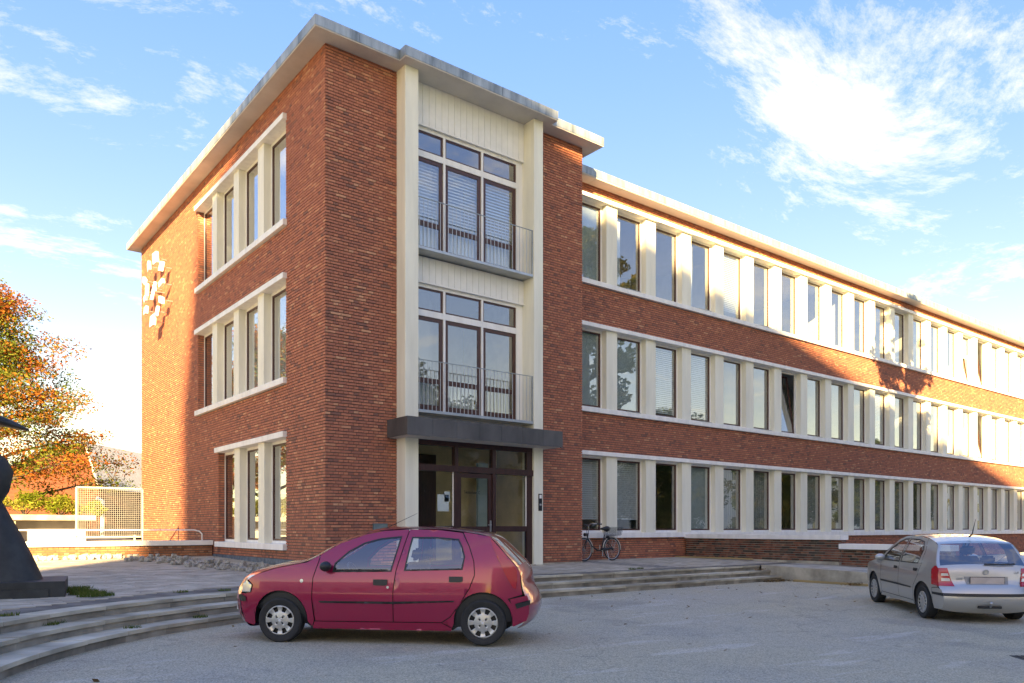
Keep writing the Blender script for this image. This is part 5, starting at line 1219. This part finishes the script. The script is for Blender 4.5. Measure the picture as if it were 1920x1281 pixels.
for i in range(-5, 6):
    for y in (-1, 1): bsk.bar((.6 + i * .04, y * .15, .72), (.6 + i * .05, y * .18, .94), .005)
    bsk.bar((.6 + i * .04, -.15, .72), (.6 + i * .04, .15, .72), .005)
for i in range(-3, 4):
    for x in (-1, 1): bsk.bar((.6 + x * .2, i * .05, .72), (.6 + x * .25, i * .06, .94), .005)
bsk.build('basket', mat('basket_grey', (.13, .15, .16), .5, .4, var=.05), bk)
MB().tube([(-.43, 0, .74), (-.50, 0, .74)], [.045, .05], 10).build('headlamp', BLACK, bk); MB().tube([(.36, 0, .68), (.45, 0, .62)], .05, 8).build('saddle_bag', BLACK, bk)

# ================================================================== OUT OF FRAME: what shades and mirrors in the scene
def block(r0, r1, d0, d1, H, label, name='apartment_block'):
    x, y = W((r0 + r1) / 2, (d0 + d1) / 2); root = empty(name, (x, y, 0), -(math.pi / 2 - AX)); tag(root, label, 'building')
    w, dp_ = (r1 - r0) / 2, (d1 - d0) / 2
    MB().box(-w, w, -dp_, dp_, -.5, H).build('wall', mat('pale_render', (.74, .70, .62), .9, var=.08, vscale=.5), root)
    me = MB().box(-.8, .8, -.04, .06, 0, 1.6).mesh('window'); me.materials.append(mat('dark_pane', (.05, .06, .07), .1, var=0))
    for i in range(int(2 * w / 3.5)):
        for j in range(int(H / 3.2) - 1): inst('window', me, root, (-w + 2 + i * 3.5, dp_, 1.2 + j * 3.2))
block(-4.0, 44, -76, -60, 43.2, 'tall pale rendered apartment block behind the photographer shading the forecourt')
block(40, 140, -54, -40, 11, 'added unseen low block behind on the right, covering the horizon glow in reflections', 'reflection_block')  # added block, never in view: covers the horizon glow in reflections
block(-90, -8, -64, -50, 9, 'added unseen low block behind on the left, covering the horizon glow in reflections', 'reflection_block')  # second added block, unseen, keeps low horizon glow out of paint and glass
wr0 = empty('reflection_row', (120, -52, 0)); tag(wr0, 'added unseen row of pale houses blocking the yellow horizon in the wing window reflections', 'building')  # made-up row out of view, blocks yellow horizon mirrored in the wing windows
MB().box(-105, 110, -6, 6, -.5, 11.5).build('wall', MATS['pale_render'], wr0); MB().box(-105.5, 110.5, -6.5, 6.5, 11.5, 12.2).build('roof', mat('slate', (.08, .08, .085), .8), wr0)
hw_me = MB().box(-.8, .8, -.05, .05, 0, 1.7).mesh('window'); hw_me.materials.append(MATS['dark_pane'])
for i in range(42):
    for j in range(3): inst('window', hw_me, wr0, (-102 + i * 5, 6.0, 1.4 + j * 3.4))
tA = tree('plane_tree', (22.2, -12, 0), 18.5, 3.5, 5, 15000, .17, 'leaf_green', 'tallest green tree right of the frame shading the wing facade', z0=.3, nl=30, flat=.7, group='green trees along the right of the forecourt', tone=lambda x, y, z, r: r.choice((.2, .4, .6, .8, .95)))
tB = tree('lime_tree', (14, -21, 0), 10.5, 4.2, 8, 22000, .15, 'leaf_green', 'broad green tree right of the photographer', z0=.16, nl=34, flat=.8, group='green trees along the right of the forecourt', tone=lambda x, y, z, r: r.choice((.2, .4, .6, .8, .95)))
for i, (x, y, sc_, lab) in enumerate(((27, -20, 1.0, 'second'), (35, -18, .9, 'third'), (43, -23, 1.05, 'fourth'), (51, -19, .85, 'fifth'), (61, -24, 1.0, 'sixth'), (72, -21, .95, 'seventh'), (84, -27, 1.1, 'eighth'), (98, -30, 1.1, 'ninth'), (19, -28, 1.1, 'tenth'))):
    copy_tree(tB, (x, y, 0), i * 1.3, sc_, lab + ' broad green tree in the row opposite the wing', 'green trees along the right of the forecourt')
